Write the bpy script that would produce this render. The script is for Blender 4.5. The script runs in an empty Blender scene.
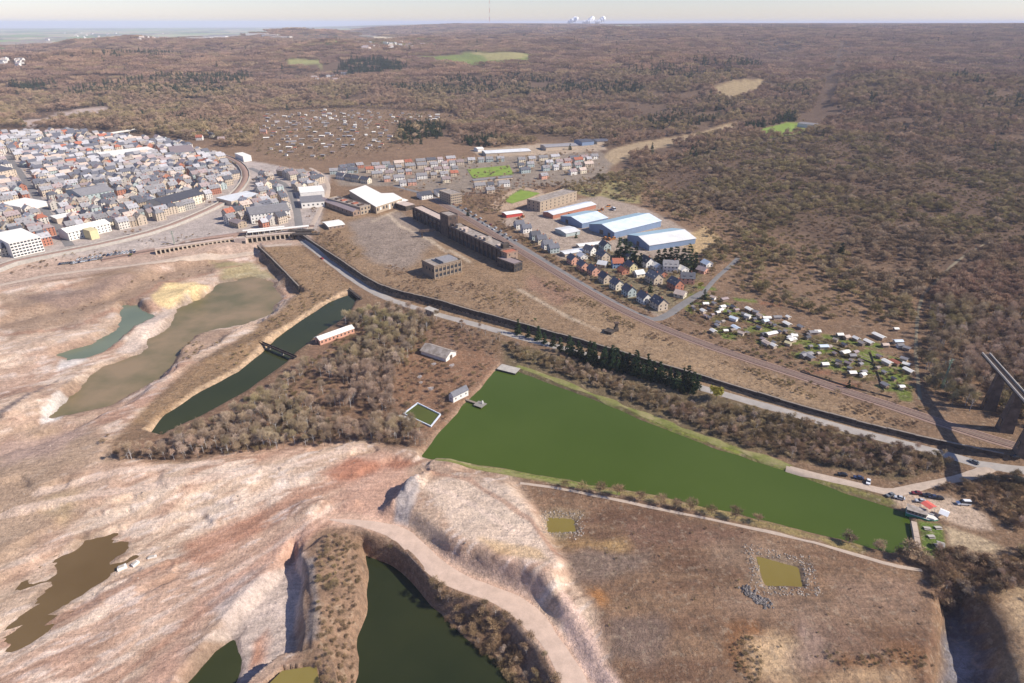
import bpy, math, random, colorsys
import numpy as np
from mathutils import Vector

# ------------------------------------------------------------------ camera, sky, sun, exposure
scn = bpy.context.scene
R = math.radians
CAM_H, FPX, PITCH = 220.0, 640.0, math.atan(319.5 / 640.0)
cam = bpy.data.cameras.new('camera')
cam_ob = bpy.data.objects.new('camera', cam)
scn.collection.objects.link(cam_ob)
cam_ob.location = (0, 0, CAM_H)
cam_ob.rotation_euler = (math.pi / 2 - PITCH, 0, 0)
cam.sensor_width = 36.0
cam.lens = FPX / 1024 * 36.0
cam.clip_start, cam.clip_end = 1.0, 200000.0
scn.camera = cam_ob

SUN_EL, SUN_AZ = R(38), R(101)          # azimuth clockwise from +Y: from the right, a little behind the camera
world = bpy.data.worlds.new('World'); scn.world = world
world.use_nodes = True
wn = world.node_tree; wn.nodes.clear()
sky = wn.nodes.new('ShaderNodeTexSky'); sky.sky_type = 'NISHITA'; sky.sun_disc = False
sky.sun_elevation, sky.sun_rotation = SUN_EL, SUN_AZ
sky.altitude, sky.air_density, sky.dust_density, sky.ozone_density = 300, 1.0, 0.25, 1.0
bg = wn.nodes.new('ShaderNodeBackground'); bg.inputs['Strength'].default_value = 0.09
wo = wn.nodes.new('ShaderNodeOutputWorld')
tint = wn.nodes.new('ShaderNodeMix'); tint.data_type = 'RGBA'; tint.blend_type = 'MULTIPLY'; tint.inputs[0].default_value = 1.0; tint.inputs[7].default_value = (0.955, 0.965, 1.26, 1)
wn.links.new(sky.outputs[0], tint.inputs[6]); wn.links.new(tint.outputs[2], bg.inputs[0]); wn.links.new(bg.outputs[0], wo.inputs[0])

sun = bpy.data.lights.new('sun', 'SUN'); sun.energy = 5.0; sun.angle = R(0.55); sun.color = (1.0, 0.93, 0.82)
sun_ob = bpy.data.objects.new('sun', sun); scn.collection.objects.link(sun_ob)
sd_ = Vector((math.sin(SUN_AZ) * math.cos(SUN_EL), math.cos(SUN_AZ) * math.cos(SUN_EL), math.sin(SUN_EL)))
sun_ob.rotation_euler = sd_.to_track_quat('Z', 'Y').to_euler(); sun_ob.location = sd_ * 500

scn.view_settings.view_transform = 'Standard'; scn.view_settings.look = 'None'
scn.view_settings.exposure = 0.38; scn.view_settings.gamma = 1.0
scn.cycles.max_bounces = 5; scn.cycles.diffuse_bounces = 2; scn.cycles.glossy_bounces = 2
scn.cycles.transmission_bounces = 2; scn.cycles.volume_bounces = 1; scn.cycles.transparent_max_bounces = 6
scn.cycles.use_denoising = True

COL = scn.collection
rnd = random.Random(7)
rng = np.random.default_rng(7)

# ------------------------------------------------------------------ numbers: survey of the photograph, noise, polygons
CP, SP = math.cos(PITCH), math.sin(PITCH)
def at(px, py, z=0.0):
    """ground plan point seen at a photograph pixel, for ground at height z"""
    u, v = (px - 512) / FPX, (341.5 - py) / FPX
    t = (CAM_H - z) / (SP - v * CP)
    return (u * t, (CP + v * SP) * t)
def to_px(X, Y, Z):
    X, Y, Z = np.asarray(X, float), np.asarray(Y, float), np.asarray(Z, float)
    d = Y * CP + (CAM_H - Z) * SP
    return 512 + FPX * X / d, 341.5 - FPX * (Y * SP - (CAM_H - Z) * CP) / d
def plan(pts, z=0.0): return [at(x, y, z) for x, y in pts]

ONES = ['', 'first', 'second', 'third', 'fourth', 'fifth', 'sixth', 'seventh', 'eighth', 'ninth', 'tenth', 'eleventh', 'twelfth', 'thirteenth', 'fourteenth', 'fifteenth', 'sixteenth', 'seventeenth', 'eighteenth', 'nineteenth']
TENS = ['', '', 'twent', 'thirt', 'fort', 'fift', 'sixt', 'sevent', 'eight', 'ninet']
def ORD(n): return ONES[n] if n < 20 else (TENS[n // 10] + 'ieth' if n % 10 == 0 else TENS[n // 10] + 'y-' + ONES[n % 10])

def _hash(ix, iy, s):
    n = (ix.astype(np.int64) * 374761393 + iy.astype(np.int64) * 668265263 + s * 1274126177) & 0xffffffff
    n = ((n ^ (n >> 13)) * 1274126177) & 0xffffffff
    n = ((n ^ (n >> 16)) * 2246822519) & 0xffffffff
    return ((n ^ (n >> 15)) & 0xffffff) / float(0xffffff)
def vnoise(x, y, s=0):
    ix, iy = np.floor(x), np.floor(y); fx, fy = x - ix, y - iy
    fx, fy = fx * fx * (3 - 2 * fx), fy * fy * (3 - 2 * fy)
    a, b = _hash(ix, iy, s), _hash(ix + 1, iy, s); c, d = _hash(ix, iy + 1, s), _hash(ix + 1, iy + 1, s)
    return (a * (1 - fx) + b * fx) * (1 - fy) + (c * (1 - fx) + d * fx) * fy
def fbm(x, y, scale, octv=4, s=0):
    t = np.zeros(np.shape(x)); amp, tot = 1.0, 0.0; x = np.asarray(x) / scale; y = np.asarray(y) / scale
    for i in range(octv):
        t = t + amp * vnoise(x, y, s + i * 17); tot += amp; amp *= 0.5
        x, y = x * 2.03 + 5.1, y * 2.03 + 1.7
    return t / tot                                    # 0..1
def sst(a, b, x):
    t = np.clip((x - a) / (b - a), 0, 1); return t * t * (3 - 2 * t)

def sdpoly(P, X, Y, margin=60.0):
    """signed distance to polygon P, positive inside; -1e6 beyond the margin"""
    P = np.asarray(P, float); X = np.asarray(X, float); Y = np.asarray(Y, float)
    out = np.full(X.shape, -1e6)
    m = (X > P[:, 0].min() - margin) & (X < P[:, 0].max() + margin) & (Y > P[:, 1].min() - margin) & (Y < P[:, 1].max() + margin)
    if not m.any(): return out
    x, y = X[m], Y[m]; d2 = np.full(x.shape, 1e18); ins = np.zeros(x.shape, bool)
    for i in range(len(P)):
        ax, ay = P[i]; bx, by = P[(i + 1) % len(P)]; ex, ey = bx - ax, by - ay
        t = np.clip(((x - ax) * ex + (y - ay) * ey) / (ex * ex + ey * ey + 1e-9), 0, 1)
        d2 = np.minimum(d2, (x - ax - t * ex) ** 2 + (y - ay - t * ey) ** 2)
        if ay != by:
            c = ((ay > y) != (by > y)) & (x < (bx - ax) * (y - ay) / (by - ay) + ax); ins ^= c
    d = np.sqrt(d2); out[m] = np.where(ins, d, -d)
    return out
def dline(P, X, Y, margin=60.0):
    P = np.asarray(P, float); X = np.asarray(X, float); Y = np.asarray(Y, float); out = np.full(X.shape, 1e6)
    m = (X > P[:, 0].min() - margin) & (X < P[:, 0].max() + margin) & (Y > P[:, 1].min() - margin) & (Y < P[:, 1].max() + margin)
    if not m.any(): return out
    x, y = X[m], Y[m]; d2 = np.full(x.shape, 1e18)
    for i in range(len(P) - 1):
        ax, ay = P[i]; bx, by = P[i + 1]; ex, ey = bx - ax, by - ay
        t = np.clip(((x - ax) * ex + (y - ay) * ey) / (ex * ex + ey * ey + 1e-9), 0, 1)
        d2 = np.minimum(d2, (x - ax - t * ex) ** 2 + (y - ay - t * ey) ** 2)
    out[m] = np.sqrt(d2); return out
def lin(r, g, b):
    f = lambda c: (c / 12.92 if c <= 0.04045 else ((c + 0.055) / 1.055) ** 2.4)
    return np.array([f(r / 255), f(g / 255), f(b / 255)])

# ------------------------------------------------------------------ terrain heights
UP = 6.0                                               # level of the plant, the railway, the village and the town
WALL_PX = [(296, 235), (318, 250), (345, 268), (372, 287), (398, 297), (430, 304), (470, 316), (510, 327), (560, 341), (610, 355),
           (660, 371), (700, 383), (745, 397), (790, 411), (840, 425), (900, 441), (950, 452), (1000, 463), (1060, 474)]
WALL = plan(WALL_PX, 0.0)
LOW = plan([(-900, 420), (-300, 315), (0, 275), (80, 262), (155, 249), (240, 240), (296, 235)]) + WALL[1:] + [(420, 260), (700, 100), (700, -600), (-900, -600), (-1400, 100)]
SCARP = plan([(-900, 420), (-300, 315), (0, 275), (80, 262), (155, 249), (225, 246)])

LAKE = plan([(421, 456), (441, 433), (463, 408), (484, 384), (500, 367), (517, 372), (560, 388), (640, 420), (700, 443), (745, 460), (800, 477), (860, 500),
             (906, 513), (914, 535), (911, 549), (893, 553), (870, 547), (840, 538), (790, 527), (730, 512), (680, 501), (620, 489), (560, 478), (500, 467), (450, 459)], -1.2)
CANAL = plan([(152, 433), (166, 414), (200, 392), (240, 372), (262, 352), (276, 338), (300, 322), (330, 302), (352, 294), (358, 298), (350, 310),
              (336, 322), (312, 338), (298, 350), (286, 362), (262, 380), (235, 398), (205, 414), (180, 426), (164, 436)], -1.6)
MUD = plan([(48, 420), (70, 393), (98, 370), (136, 354), (162, 332), (180, 306), (205, 297), (220, 282), (250, 277), (276, 283), (283, 296), (272, 314), (242, 325),
            (214, 328), (196, 338), (182, 354), (172, 368), (148, 386), (120, 404), (90, 413), (66, 418)], -8.6)
TEAL = plan([(58, 353), (86, 345), (110, 331), (121, 320), (123, 306), (142, 304), (151, 316), (140, 329), (118, 343), (94, 355), (66, 362)], -7.6)
POND = plan([(364, 553), (384, 560), (404, 572), (424, 594), (438, 622), (462, 644), (490, 664), (512, 690), (520, 730), (340, 730), (362, 676), (358, 640), (364, 610), (366, 580)], -11)
BROWN = plan([(84, 538), (100, 536), (124, 552), (104, 576), (84, 592), (60, 606), (44, 624), (24, 640), (32, 606), (52, 580), (66, 560)], -4.6)
CORNER = plan([(168, 720), (186, 682), (214, 652), (231, 643), (236, 664), (230, 720)], -8.6)
YEL1 = plan([(551, 519), (573, 520), (574, 530), (551, 530)], -0.6)
YEL2 = plan([(761, 559), (796, 567), (799, 584), (768, 583)], -0.6)
YEL3 = plan([(268, 690), (284, 677), (311, 672), (316, 690)], 1.4)
WATERS = [(LAKE, -1.2), (CANAL, -1.6), (MUD, -8.6), (TEAL, -7.6), (POND, -11.0), (BROWN, -4.6), (CORNER, -8.6), (YEL1, -0.6), (YEL2, -0.6), (YEL3, 1.4)]

LEVELS = [  # (plan polygon, level, width of the slope at its edge in metres)
    (plan([(-260, 350), (0, 318), (60, 308), (120, 286), (170, 266), (215, 256), (257, 249), (282, 273), (300, 291), (262, 322), (220, 342), (176, 366), (130, 404), (60, 440), (-40, 470), (-260, 500)], -4), -7.5, 16),
    (plan([(259, 245), (280, 267), (300, 287), (330, 300), (352, 288), (300, 239), (275, 240)]), 0.6, 2.0),
    (plan([(-120, 640), (0, 560), (60, 520), (130, 500), (220, 505), (280, 520), (290, 545), (230, 600), (160, 683), (100, 800), (-200, 800)]), -3.8, 40),
    (plan([(150, 740), (196, 660), (232, 620), (272, 580), (297, 545), (306, 575), (302, 640), (290, 690), (270, 740)], -5), -7.5, 7),
    (plan([(300, 550), (322, 533), (346, 528), (362, 545), (362, 600), (352, 650), (358, 740), (296, 740), (306, 690), (311, 640), (314, 590)], 3), 2.6, 5),
    (plan([(362, 540), (398, 545), (432, 566), (470, 596), (520, 622), (560, 672), (590, 740), (330, 740), (354, 680), (350, 640), (358, 590)], -4), -12.6, 34),
    (plan([(410, 482), (424, 468), (450, 464), (512, 478), (540, 512), (552, 546), (564, 568), (556, 582), (530, 577), (490, 561), (452, 545), (420, 530), (398, 522)], 5), 5.2, 9),
    (plan([(939, 600), (956, 596), (972, 612), (988, 640), (1000, 683), (1006, 760), (944, 760), (936, 683), (936, 640)], -4), -10.0, 9),
    (plan([(980, 585), (1100, 560), (1160, 780), (1030, 780), (1014, 683), (996, 635)], 4), 4.0, 12),
]
BUMPS = [  # spoil heaps: (x, y, radius along, radius across, turn, height)
    at(178, 297, -4) + (40, 15, R(28), 7.0), at(196, 290, -4) + (24, 12, R(20), 5.0), at(40, 345, -4) + (60, 26, R(40), 5.0), at(66, 316, -4) + (50, 20, R(15), 3.0),
    at(130, 300, -4) + (36, 22, R(60), 2.5), at(150, 330, -8) + (40, 13, R(50), 4.2), at(178, 352, -6) + (34, 18, R(50), 4.0), at(8, 410, -4) + (60, 26, R(50), 8.0), at(404, 505) + (26, 5, R(68), 6.0),
    at(326, 510) + (13, 8, R(20), 4.5), at(450, 462) + (16, 8, R(0), 2.5), at(250, 475) + (110, 16, R(12), 3.2), at(140, 468) + (60, 12, R(8), 2.4), at(250, 345) + (60, 9, R(52), 3.0),
    at(560, 600) + (30, 10, R(-35), 3.0), at(700, 610) + (80, 30, R(-10), 1.2), at(70, 460) + (60, 30, R(30), 3.5), at(232, 268, -6) + (26, 10, R(20), 3.0), at(110, 280) + (60, 12, R(10), 4.0)]

def hills(X, Y):
    r = np.hypot(X, Y); az = np.degrees(np.arctan2(X, Y))
    e = np.interp(az, [-60, -20, -5, 4, 10, 18, 28, 60], [1450, 1420, 1340, 1230, 1000, 760, 640, 560])
    rc = np.interp(az, [-60, -38, -24, -10, 0, 8, 16, 60], [4200, 3900, 4300, 4600, 4300, 4600, 5600, 6500])
    hm = np.interp(az, [-60, -38, -30, -14, -6, 2, 10, 18, 60], [92, 88, 104, 92, 112, 122, 134, 162, 174])
    t = np.clip((r - e) / (rc - e), 0, 1)
    h = hm * (0.35 * t + 0.65 * t * t * (3 - 2 * t))
    w = sst(0.0, 0.25, t)
    h = h + w * (1 - .6 * sst(8, 20, az) * sst(2500, 5000, r)) * (1 - sst(5000, 12000, r)) * (1 + .5 * sst(2400, 3600, r)) * ((fbm(X, Y, 900, 3, 3) - 0.5) * 84 + (fbm(X, Y, 300, 2, 9) - 0.5) * 34)
    back = np.interp(az, [-60, -20, -12, -4, 8, 16, 60], [24, 26, 60, 96, 122, 162, 174])       # the land behind the first crest
    h = h + (back - hm) * sst(0, 1, (r - rc) / 2200)
    far = np.interp(az, [-60, -16, -10, -4, 6, 16, 60], [0, 6, 60, 74, 52, 14, 6])
    h = h + far * sst(7200, 9800, r) * (0.8 + 0.4 * fbm(X, Y, 2600, 2, 21))
    h = h + 96 * np.exp(-((X + 1950) ** 2 / 520 ** 2 + (Y - 6000) ** 2 / 600 ** 2))           # the lone round hill
    h = h + 40 * np.exp(-((X + 900) ** 2 / 900 ** 2 + (Y - 6500) ** 2 / 400 ** 2))
    h = h - sst(22000, 60000, r) * 160
    # the stream valley that comes out of the woods on the right of the middle
    vd = dline([at(640, 150), (600, 1500), (760, 1900), (1000, 2300), (1100, 3000), (1500, 3900)], X, Y, 900)
    h = h * (1 - 0.55 * np.exp(-(vd / 190) ** 2))
    return UP + h

def height(X, Y):
    X = np.asarray(X, float); Y = np.asarray(Y, float)
    h = hills(X, Y)
    low = np.maximum(sst(-1.2, 1.2, sdpoly(LOW, X, Y, 30)) * 1.0, 0)
    sc = dline(SCARP, X, Y, 80); ins = low > 0.5
    low = np.where(sc < 26, np.where(ins, 0.5 + 0.5 * sst(0, 26, sc), 0.5 - 0.5 * sst(0, 12, sc)), low)
    h = h * (1 - low) + low * 0.0
    near = (np.hypot(X, Y) < 1200)
    if near.any():
        x, y = X[near], Y[near]; hn = h[near]; lo = low[near]
        wx = x + (fbm(x, y, 22, 3, 31) - 0.5) * 16; wy = y + (fbm(x, y, 22, 3, 37) - 0.5) * 16
        for P, z, w in LEVELS:
            k = 1.0 if w > 12 else (.4 if w > 4 else 0.0)
            s = sdpoly(P, x + k * (wx - x), y + k * (wy - y), w + 5)
            m = sst(-w / 2, w / 2, s); hn = hn * (1 - m) + z * m
        for bx, by, ra, rb, a, z in BUMPS:
            c, sn = math.cos(a), math.sin(a); dx, dy = wx - bx, wy - by
            q = ((dx * c + dy * sn) / ra) ** 2 + ((-dx * sn + dy * c) / rb) ** 2
            hn = hn + z * np.exp(-q * 1.2)
        q = quarry_mask(x, y)
        rot = (x * 0.80 + y * 0.6, -x * 0.6 + y * 0.80)
        rd = 1 - np.abs(2 * vnoise(rot[0] / 16, rot[1] / 5.5, 53) - 1)
        hn = hn + q * lo * ((fbm(rot[0] / 2.6, rot[1], 9, 4, 51) - 0.5) * 1.5 + (fbm(x, y, 40, 3, 57) - 0.5) * 3.2 + (rd ** 3 - .3) * .4)
        st_ = 2.3; fr_ = hn / st_ - np.floor(hn / st_); te = (np.floor(hn / st_) + sst(.42, .60, fr_)) * st_          # diggings stand in low benches
        kt = q * lo * .85 * sst(.46, .56, fbm(x, y, 60, 2, 59)); hn = hn * (1 - kt) + te * kt
        hn = hn + lo * (1 - q) * 2.8 * (1 - sst(13, 36, dline(WALL, x, y, 60))) * sst(-30, 130, x)                   # the lower road climbs towards the right
        # gullies washed into the steep face of the spoil bench
        g = np.exp(-((dline(BENCH_FOOT, x, y, 40)) / 11.0) ** 2)
        hn = hn - g * 1.5 * np.abs(vnoise((x * 0.89 + y * 0.45) / 3.2, (x * -.45 + y * .89) / 40, 61) - 0.3)
        hm = 1 - sst(5, 13, dline(HAUL, x, y, 40)); hn = hn * (1 - hm) + hm * np.interp(y, [150, 215, 250, 300], [-3.2, -1.4, -.5, .3])
        hn = hn + (1 - q) * lo * (fbm(x, y, 14, 3, 71) - 0.5) * 0.9
        for P, z, dp, rg in ((*w_, 1.6, .25) if i_ not in (2, 3, 5) else (*w_, .75, .7) for i_, w_ in enumerate(WATERS)):
            s = sdpoly(P, wx * rg + x * (1 - rg), wy * rg + y * (1 - rg), 12)
            m = sst(-3.5, 2.5, s); hn = np.where(s > -12, np.where(s > 2.5, np.minimum(hn, z - dp), hn * (1 - m) + np.minimum(hn, z - dp) * m), hn)
            rim = (s > -9) & (s < -3.5); hn = np.where(rim, np.maximum(hn, z + (0.25 if dp > 1 else .12)), hn)
            if dp < 1: k_ = np.exp(-(s / 7.0) ** 2) * (s > -12); hn = hn + k_ * (fbm(rot[0] / 3.4, rot[1], 4.5, 4, 91) - .47) * 3.0
        h[near] = hn
    return h
HAUL = plan([(330, 520), (366, 524), (400, 533), (416, 548), (434, 566), (458, 581), (492, 592), (522, 606), (550, 636), (578, 683), (592, 730)], -1)
BENCH_FOOT = plan([(398, 530), (430, 548), (470, 566), (520, 584), (556, 592)], 4)

QUARRY = plan([(-400, 360), (-100, 300), (0, 290), (60, 282), (120, 270), (170, 258), (252, 250), (298, 290), (268, 318), (225, 345), (180, 372), (140, 410), (106, 446), (108, 466), (160, 466), (190, 463), (240, 452), (300, 446),
               (360, 443), (412, 458), (440, 460), (512, 478), (542, 512), (556, 548), (572, 578), (600, 640), (640, 720), (600, 720), (560, 660), (520, 612), (470, 590), (430, 566), (398, 536), (350, 527),
               (304, 542), (300, 620), (292, 760), (-400, 900)])
def quarry_mask(x, y):
    w = (fbm(x, y, 30, 3, 81) - 0.5) * 26
    return sst(-5, 5, sdpoly(QUARRY, x, y, 60) + w * 0.6)
def H1(x, y): return float(height(np.array([x]), np.array([y]))[0])
def ground(px, py):
    """plan point and height where the photograph's pixel meets the land"""
    u, v = (px - 512) / FPX, (341.5 - py) / FPX
    d = np.array([u, CP + v * SP, -(SP - v * CP)]); t = np.geomspace(150, 40000, 2600)
    X, Y, Z = d[0] * t, d[1] * t, CAM_H + d[2] * t
    hh = height(X, Y); k = int(np.argmax(Z < hh))
    if not (Z < hh).any(): k = len(t) - 1
    return X[k], Y[k], hh[k]
def gplan(pts): return [ground(x, y)[:2] for x, y in pts]
# ------------------------------------------------------------------ materials
def new_mat(name, rough=0.85, spec=0.2):
    m = bpy.data.materials.new(name); m.use_nodes = True
    n = m.node_tree.nodes; b = n['Principled BSDF']
    b.inputs['Roughness'].default_value = rough; b.inputs['Specular IOR Level'].default_value = spec
    return m, n, m.node_tree.links, b
def nz(n, l, scale, detail=4, vec=None, rough=0.6):
    t = n.new('ShaderNodeTexNoise'); t.inputs['Scale'].default_value = scale; t.inputs['Detail'].default_value = detail; t.inputs['Roughness'].default_value = rough
    if vec is not None: l.new(vec, t.inputs['Vector'])
    return t.outputs['Fac']
def math_(n, l, op, a, b=None, clamp=False):
    t = n.new('ShaderNodeMath'); t.operation = op; t.use_clamp = clamp
    for i, v in enumerate((a, b)):
        if v is None: continue
        if isinstance(v, (int, float)): t.inputs[i].default_value = v
        else: l.new(v, t.inputs[i])
    return t.outputs[0]
def rng_(n, l, v, a, b, c=0.0, d=1.0):
    t = n.new('ShaderNodeMapRange'); l.new(v, t.inputs[0])
    for i, x in enumerate((a, b, c, d)): t.inputs[i + 1].default_value = x
    return t.outputs[0]
def mixc(n, l, f, a, b, blend='MIX'):
    t = n.new('ShaderNodeMix'); t.data_type = 'RGBA'; t.blend_type = blend
    for i, v in ((0, f), (6, a), (7, b)):
        if isinstance(v, (int, float)): t.inputs[i].default_value = v
        elif isinstance(v, (tuple, list, np.ndarray)): t.inputs[i].default_value = (float(v[0]), float(v[1]), float(v[2]), 1)
        else: l.new(v, t.inputs[i])
    return t.outputs[2]
def mat(name, c, rough=0.85, var=0.18, scale=0.35, spec=0.2, per_object=0.0, bump=0.0, c2=None):
    """plain surface with weathering noise, and optionally a shade of its own for each object"""
    m, n, l, b = new_mat(name, rough, spec)
    geo = n.new('ShaderNodeNewGeometry'); f = nz(n, l, scale, 5, geo.outputs['Position'])
    g = nz(n, l, scale * 7, 3, geo.outputs['Position'])
    v = math_(n, l, 'ADD', rng_(n, l, f, 0.25, 0.75, 1 - var, 1 + var), rng_(n, l, g, 0.25, 0.75, -var * .5, var * .5))
    if per_object:
        oi = n.new('ShaderNodeObjectInfo')
        v = math_(n, l, 'MULTIPLY', v, rng_(n, l, oi.outputs['Random'], 0, 1, 1 - per_object, 1 + per_object))
    base = mixc(n, l, rng_(n, l, f, 0.35, 0.65), c, c2) if c2 is not None else c
    out = mixc(n, l, 1.0, base, (1, 1, 1), 'MULTIPLY')
    mix = out.node; l.new(v, mix.inputs[7])
    l.new(out, b.inputs['Base Color'])
    if bump:
        bn = n.new('ShaderNodeBump'); bn.inputs['Strength'].default_value = bump; l.new(g, bn.inputs['Height']); l.new(bn.outputs[0], b.inputs['Normal'])
    return m

M = {}
def ground_material():
    m, n, l, b = new_mat('land', 0.95, 0.05)
    a = n.new('ShaderNodeAttribute'); a.attribute_name = 'soil'
    s = n.new('ShaderNodeAttribute'); s.attribute_name = 'tuft'
    geo = n.new('ShaderNodeNewGeometry'); p = geo.outputs['Position']
    f1 = nz(n, l, 0.055, 6, p, 0.68); f2 = nz(n, l, 0.45, 5, p, 0.7); f3 = nz(n, l, 1.7, 3, p, 0.7)
    st = n.new('ShaderNodeMapping'); l.new(p, st.inputs[0]); st.inputs['Rotation'].default_value = (0, 0, R(-38)); st.inputs['Scale'].default_value = (0.10, 0.62, 0.3)
    f4 = nz(n, l, 1.0, 6, st.outputs[0], 0.72)
    v = math_(n, l, 'MULTIPLY', rng_(n, l, f1, 0.3, 0.7, 0.80, 1.18), rng_(n, l, f2, 0.3, 0.7, 0.78, 1.22))
    v = math_(n, l, 'MULTIPLY', v, rng_(n, l, f3, 0.3, 0.7, 0.82, 1.18))
    v = math_(n, l, 'MULTIPLY', v, rng_(n, l, f4, 0.3, 0.7, 0.80, 1.18))
    c = mixc(n, l, 1.0, a.outputs['Color'], (1, 1, 1), 'MULTIPLY'); l.new(v, c.node.inputs[7])
    # dead grass and bramble: darker blotches with straw between, only where the land carries it
    t1 = nz(n, l, 0.24, 8, p, 0.76)
    t = rng_(n, l, t1, 0.50, 0.60, 0, 1); t = math_(n, l, 'MULTIPLY', t, s.outputs['Fac'])
    c2 = mixc(n, l, math_(n, l, 'MULTIPLY', t, 0.55), c, (0.105, 0.075, 0.056))
    t3 = math_(n, l, 'MULTIPLY', rng_(n, l, nz(n, l, 0.3, 5, p, 0.7), 0.54, 0.66, 0, 1), s.outputs['Fac'])
    c3 = mixc(n, l, math_(n, l, 'MULTIPLY', t3, 0.5), c2, (0.42, 0.32, 0.225))
    l.new(c3, b.inputs['Base Color'])
    bn = n.new('ShaderNodeBump'); bn.inputs['Strength'].default_value = 0.9; bn.inputs['Distance'].default_value = 1.2
    l.new(math_(n, l, 'ADD', f2, math_(n, l, 'MULTIPLY', f4, 0.8)), bn.inputs['Height']); l.new(bn.outputs[0], b.inputs['Normal'])
    return m
M['land'] = ground_material()
def water_material(name, c, rough=0.12, c2=None, sc=0.02):
    m, n, l, b = new_mat(name, rough, 0.12)
    geo = n.new('ShaderNodeNewGeometry'); p = geo.outputs['Position']
    f = nz(n, l, sc, 4, p, 0.55)
    l.new(mixc(n, l, rng_(n, l, f, 0.36, 0.64), c, c2 if c2 is not None else tuple(x * 1.3 for x in c)), b.inputs['Base Color'])
    bn = n.new('ShaderNodeBump'); bn.inputs['Strength'].default_value = 0.09; bn.inputs['Distance'].default_value = 0.3
    l.new(nz(n, l, 0.9, 3, p), bn.inputs['Height']); l.new(bn.outputs[0], b.inputs['Normal'])
    return m

# ------------------------------------------------------------------ soil colours over the land
def paint(c, X, Y, P, col, soft=4.0, warp=8.0, a=1.0, s=0, ws=18):
    w = (fbm(X, Y, ws, 3, 200 + s) - 0.5) * 2 * warp if warp else 0
    k = sst(-soft / 2, soft / 2, sdpoly(P, X, Y, 40) + w)[..., None] * a
    return c * (1 - k) + k * np.asarray(col)
def stroke(c, X, Y, L, col, wid, soft=2.0, warp=2.0, a=1.0, s=0):
    w = (fbm(X, Y, 9, 3, 300 + s) - 0.5) * 2 * warp
    k = (1 - sst(wid / 2 - soft / 2, wid / 2 + soft / 2, dline(L, X, Y, wid + 20) + w))[..., None] * a
    return c * (1 - k) + k * np.asarray(col)

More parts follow.
